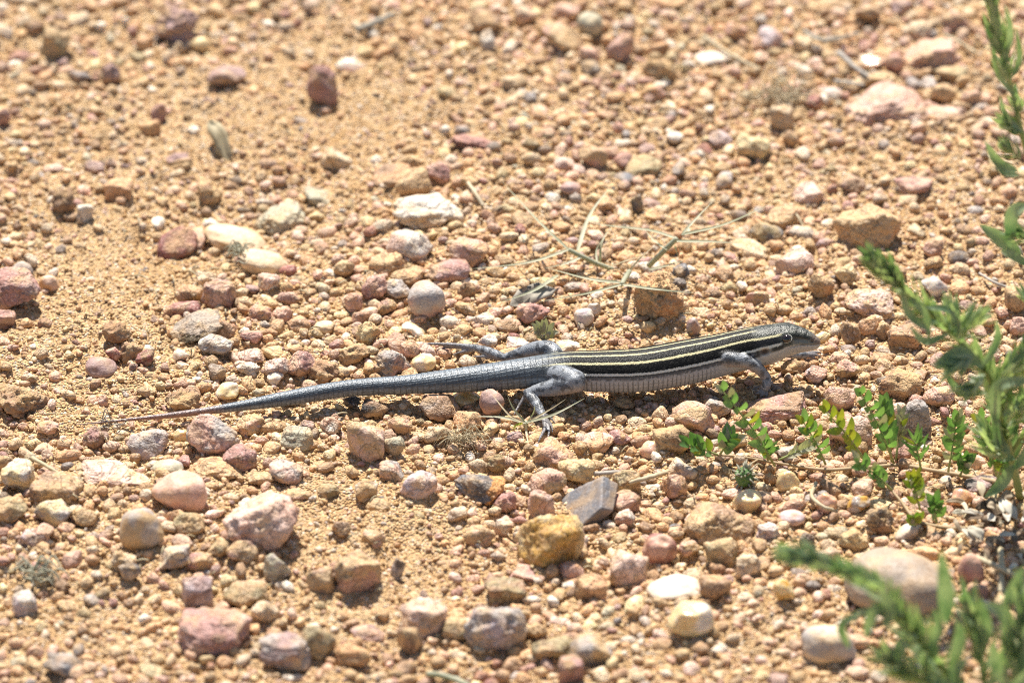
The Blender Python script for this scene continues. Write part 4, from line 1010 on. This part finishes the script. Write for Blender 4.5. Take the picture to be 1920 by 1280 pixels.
# grass sprigs: each blade is a part
def grass(name, node, label, cat, stems, blades, k=.85):
    root = empty(name, node, label=label, category=cat)
    for pts, r in stems: p = Part(); p.push(*tube([gz(x, y, z) for x, y, z in pts], r, 6, 8 * len(pts))); p.build('stem', M_GRASS, root)
    for pts, w, mt in blades:
        p = Part(); p.push(*leaf([gz(x, y, z) for x, y, z in pts], w * k, np.array([0, -.5, .85]), 12, .35, .5, .55)); p.build('blade', mt, root)
    return root
G_, S_ = M_GRASS, M_STRAW
grass('grass_sprig', gz(1118, 492), 'thin grey green grass sprig with forked blades nearest the large white stone', 'grass', [([(1118, 494, .003), (1090, 480, .006), (1066, 468, .008)], .0007), ([(1118, 494, .003), (1150, 505, .001)], .0007)],
      [([(1066, 468, .008), (1010, 415, .012), (942, 341, .012)], .0011, G_), ([(1066, 468, .008), (990, 492, .008), (884, 504, .004)], .0012, G_), ([(1083, 470, .007), (1105, 405, .012), (1142, 352, .014)], .0016, G_), ([(1090, 482, .006), (1060, 494, .006), (1022, 503, .004)], .0011, G_),
       ([(1125, 492, .003), (1128, 455, .008), (1146, 425, .01)], .001, G_), ([(1120, 496, .003), (1118, 470, .006), (1128, 450, .008)], .0008, G_), ([(1046, 516, .005), (1000, 545, .006), (937, 567, .002)], .0015, G_)])
grass('grass_sprig', gz(1166, 533), 'three-bladed grass sprig arching over the tall tan crumbly block', 'grass', [([(1180, 509, .004), (1172, 522, .007), (1166, 533, .009)], .0008)],
      [([(1166, 530, .009), (1100, 522, .010), (1022, 501, .006)], .0012, G_), ([(1166, 533, .009), (1100, 550, .008), (1008, 566, .003)], .0011, G_), ([(1168, 534, .010), (1220, 541, .014), (1305, 550, .012)], .0013, G_), ([(1180, 509, .004), (1200, 485, .01), (1225, 462, .013)], .0009, S_)])
grass('grass_sprig', gz(1217, 497), 'grass sprig with a purplish stem and long blades towards the dark grey green stone', 'grass', [([(1217, 498, .003), (1245, 470, .009), (1269, 447, .013)], .0009)],
      [([(1269, 447, .013), (1220, 432, .015), (1149, 424, .012), (1110, 418, .009)], .0011, G_), ([(1278, 440, .014), (1305, 410, .018), (1338, 376, .02)], .001, G_), ([(1278, 440, .014), (1360, 420, .018), (1446, 382, .018)], .0011, G_), ([(1269, 452, .013), (1330, 453, .016), (1390, 456, .014)], .0012, G_),
       ([(1250, 468, .01), (1225, 450, .012), (1210, 432, .012)], .0008, G_), ([(1217, 506, .003), (1250, 498, .006), (1285, 488, .006)], .0011, G_), ([(1140, 502, .003), (1170, 490, .008), (1205, 480, .008)], .0009, S_), ([(1265, 460, .012), (1268, 470, .01), (1272, 482, .008)], .0007, G_)])
grass('grass_sprig', gz(986, 795), 'small grass sprig spreading under the lizard\'s hind foot', 'grass', [([(986, 797, .001), (986, 792, .004)], .0008)],
      [([(986, 793, .004), (940, 782, .006), (878, 780, .004)], .0013, G_), ([(988, 792, .004), (1040, 776, .008), (1097, 746, .011)], .0014, G_), ([(982, 792, .004), (952, 775, .008), (914, 727, .013)], .0010, S_), ([(984, 791, .004), (962, 765, .008), (951, 740, .011)], .001, G_),
       ([(992, 790, .004), (1030, 768, .008), (1061, 748, .011)], .0010, S_), ([(986, 795, .004), (987, 812, .002), (991, 836, .0015)], .0011, S_), ([(990, 790, .004), (1000, 775, .007), (1003, 760, .01)], .0009, G_), ([(980, 794, .004), (968, 797, .003), (962, 806, .002)], .0014, M_YLEAF)], .75)
# a grey-leaved seedling behind the hind leg
sd_ = empty('seedling', gz(1022, 640), label='tiny grey green seedling behind the lizard\'s raised knee', category='seedling')
p = Part(); p.push(*tube([gz(1022, 642), gz(1022, 640, .003), gz(1020, 640, .006)], .0004, 5, 8)); p.build('stem', M_REDSTEM, sd_)
sb = gz(1020, 640, .005)
for tx, ty in ((996, 606), (1004, 600), (1016, 598), (1024, 596), (1040, 604), (1048, 622), (1034, 626), (1000, 622)):
    p = Part(); T = at_y(tx, ty, sb[1] - .002); m0 = sb + (T - sb) * .3; p.push(*tube([sb, m0], .0002, 4, 3)); p.push(*leaf([m0, (m0 + T) / 2 + np.array([0, 0, .0008]), T], .0017, np.array([.1, -.7, .6]), 8, .25, .7)); p.build('leaf', M_GREYLEAF, sd_)

# ------------------------------------------------------------------ twigs, straws and litter
def stick(name, pts, r, mat, label, cat, group=None, sides=6):
    P = [gz(x, y, z) for x, y, z in pts]; p = Part(); b0 = P[0]
    V, F = tube(P, r, sides, 10 * len(P)); V = V + .12 * (r if np.ndim(r) == 0 else r[0]) * np.stack([vn3(V * 900 + k * 7) for k in range(3)], 1) * 3
    o = add(name, mesh_from(name, V - b0, F, mat), None, b0, label=label, category=cat, group=group); return o
stick('twig', [(1572, 98, .004), (1605, 128, .004), (1640, 152, .002)], .0009, M_TWIG, 'short straight grey twig pointing at the large salmon pink wedge', 'twig')
stick('straw', [(1318, 68, .004), (1365, 100, .004), (1424, 132, .002)], [.0008, .0007, .0005], M_STRAW, 'pale dry straw lying across the long white pebble', 'straw')
stick('twig', [(1508, 58, .003), (1545, 76, .005), (1612, 62, .005)], [.0006, .0007, .0004], M_TWIG, 'thin bent grey twig on tan gravel beside short straight twig', 'twig')
stick('twig', [(1565, 152, .003), (1620, 160, .004)], .0006, M_TWIG, 'small pale twig lying across the end of short straight twig', 'twig')
stick('straw', [(1770, 65, .003), (1800, 80, .003), (1830, 100, .002)], .0005, M_STRAW, 'short curved straw beside the broad tilted pink slab', 'straw')
stick('stick', [(668, 56, .003), (700, 44, .003), (737, 28, .003)], [.0009, .0012, .0009], M_TWIG, 'stubby weathered grey stick on sand', 'stick')
stick('straw', [(875, 340, .002), (890, 360, .003), (906, 386, .001)], .0006, M_STRAW, 'short flat straw beyond the large flat creamy white stone', 'straw')
stick('straw', [(60, 858, .004), (85, 872, .004), (110, 887, .003)], [.0007, .0006, .0005], M_STRAW, 'pale straw lying beside the speckled tan wedge', 'straw')
stick('twig', [(1113, 888, .003), (1140, 886, .004), (1172, 885, .003)], .0007, M_TWIG, 'short whitish twig beside the tilted slate slab', 'twig')
stick('twig', [(1836, 512, .002), (1870, 532, .003), (1912, 545, .001)], [.0004, .0005, .0003], M_TWIG, 'thin curved brown twig on open sand behind the tall weed', 'twig')
stick('straw', [(1470, 382, .002), (1495, 405, .004), (1512, 440, .001)], [.0003, .0004, .0002], M_STRAW, 'hair-thin bent straw behind the dark grey green stone', 'straw')
stick('straw', [(1822, 1042, .006), (1870, 1062, .006), (1922, 1088, .005)], .0009, M_STRAW, 'grey straw slanting across litter behind the low bushy weed', 'straw')
stick('straw', [(1876, 1030, .003), (1878, 1070, .003), (1877, 1110, .002)], .0010, M_STRAW, 'pale upright straw crossing under the slanting grey straw', 'straw')
stick('straw', [(1530, 905, .003), (1522, 930, .003), (1545, 950, .003), (1570, 958, .001)], .0006, M_STRAW, 'curled pale straw hooked round the small orange pebble', 'straw')
stick('straw', [(1180, 905, .004), (1215, 895, .006), (1250, 885, .003)], .0007, M_STRAW, 'brown dead blade beside the flat white chip', 'straw')
stick('straw', [(800, 1262, .003), (840, 1268, .003), (880, 1285, .002)], .0009, M_GRASS, 'dark dry stalk at the bottom near the large pale grey stone', 'straw')
def chip(name, base, tip, w, th, mat, label, cat, group=None, face=(0, -.6, .8)):
    """A bent flake with thickness."""
    base, tip = np.array(base), np.array(tip); V, F = leaf([base, (base + tip) / 2 + np.array([0, 0, np.linalg.norm(tip - base) * .12]), tip], w, np.array(face, float), 8, .3, .8)
    V = V + np.stack([vn3(V * 700 + k * 11) for k in range(3)], 1) * w * .35; n = len(V); B = V + np.array([0, .35, -1.0]) * th
    rim = []
    rows = n // 5
    for k in range(rows - 1): rim += [(k * 5, (k + 1) * 5, n + (k + 1) * 5, n + k * 5), (k * 5 + 4, n + k * 5 + 4, n + (k + 1) * 5 + 4, (k + 1) * 5 + 4)]
    G2 = list(F) + [tuple(i + n for i in f[::-1]) for f in F] + rim
    return add(name, mesh_from(name, np.vstack([V, B]) - base, G2, mat), None, base, label=label, category=cat, group=group)
b0 = gz(432, 304); chip('wood_splinter', b0, at_y(392, 222, b0[1] + .011), .0046, .0022, M_STRAW, 'weathered pale wood splinter propped up on the sand', 'splinter', None, (-.4, -.2, .9))
b0 = gz(960, 575, .002); chip('wood_flake', b0, gz(1040, 545, .004), .0060, .0006, M_TWIG, 'flat grey wood flake under the forked grass blades', 'flake')
b0 = gz(1655, 1000, .003)
LT = np.random.default_rng(8)
for k in range(46):
    x, y = LT.normal(1868, 38), LT.normal(985, 32)
    if x < 1760 or x > 1985: continue
    b0 = gz(x, y, LT.uniform(.001, .004)); a = LT.uniform(0, 6.28); l = LT.uniform(.003, .007)
    chip('leaf_fragment', b0, b0 + np.array([math.cos(a) * l, math.sin(a) * l, LT.uniform(-.0005, .003)]), (.0014, .0025)[k % 2] * LT.uniform(.9, 1.1), .00025, (M_LITTER, M_DARKLITTER, M_PALELITTER)[k % 3], ('narrow ', 'broad ')[k % 2] + ('tan', 'dark brown', 'bleached')[k % 3] + ' dead leaf fragment in the litter at the tall weed\'s foot', 'leaf fragment', 'dead leaf fragments under the tall weed')
def fibres(name, x, y, rx, ry, n, ln, r, mat, label, seed, up=.003):
    q = np.random.default_rng(seed); p = Part(); c = gz(x, y)
    for _ in range(n):
        s = gz(x + q.normal() * rx, y + q.normal() * ry, q.uniform(.001, up)); a = q.normal(0, .5) + (math.pi if q.random() < .5 else 0)
        d = np.array([math.cos(a), math.sin(a) * .8, q.normal() * .2]) * ln * q.uniform(.5, 1); bnd = np.array([0, q.normal() * .35, abs(q.normal()) * .35]) * ln
        p.push(*tube([s, s + d * .5 + bnd, s + d], [r, r, r * .5], 4, 8))
    V = np.vstack(p.v); return add(name, mesh_from(name, V - c, p.f, mat), None, c, label=label, category='fibre tuft')
fibres('dry_fibre_tuft', 866, 826, 11, 4, 55, .008, .00013, M_STRAW, 'matted tuft of dry pale fibres in front of the tail base', 3, .004)
fibres('dry_fibre_tuft', 1455, 182, 20, 7, 70, .010, .00018, M_STRAW, 'loose mat of dry buff fibres on gravel behind the olive yellow block', 4, .004)
fibres('dry_fibre_tuft', 70, 1075, 16, 8, 34, .007, .00028, M_GREYLEAF, 'small grey green fibre tuft on gravel near the large smooth pink stone', 5, .004)
fibres('dry_fibre_tuft', 450, 474, 6, 6, 40, .004, .0002, M_GREYLEAF, 'tiny bristly grey tuft between the long beige and smooth cream stones', 6, .006)
fibres('dry_fibre_tuft', 205, 797, 8, 3, 14, .006, .00018, M_TWIG, 'coiled dark hair-like fibres below the tail tip', 7, .002)
q_ = np.random.default_rng(19); p = Part()
for _ in range(170):
    x, y = q_.uniform(20, 1900), q_.uniform(20, 1270); a_ = q_.uniform(0, math.pi); l_ = q_.uniform(8, 32)
    s0 = gz(x, y, .0014); e0 = gz(x + math.cos(a_) * l_, y + math.sin(a_) * l_ * .5, .0016); p.push(*tube([s0, (s0 + e0) / 2 + np.array([0, 0, q_.uniform(0, .0015)]), e0], [.00022, .00026, .00014], 4, 6))
p.build('plant_litter', M_STRAW, None, kind='stuff', label='tiny scattered bits of dry straw over the gravel', category='litter')
for o in bpy.data.objects:
    if 'base_' in o.keys(): del o['base_']
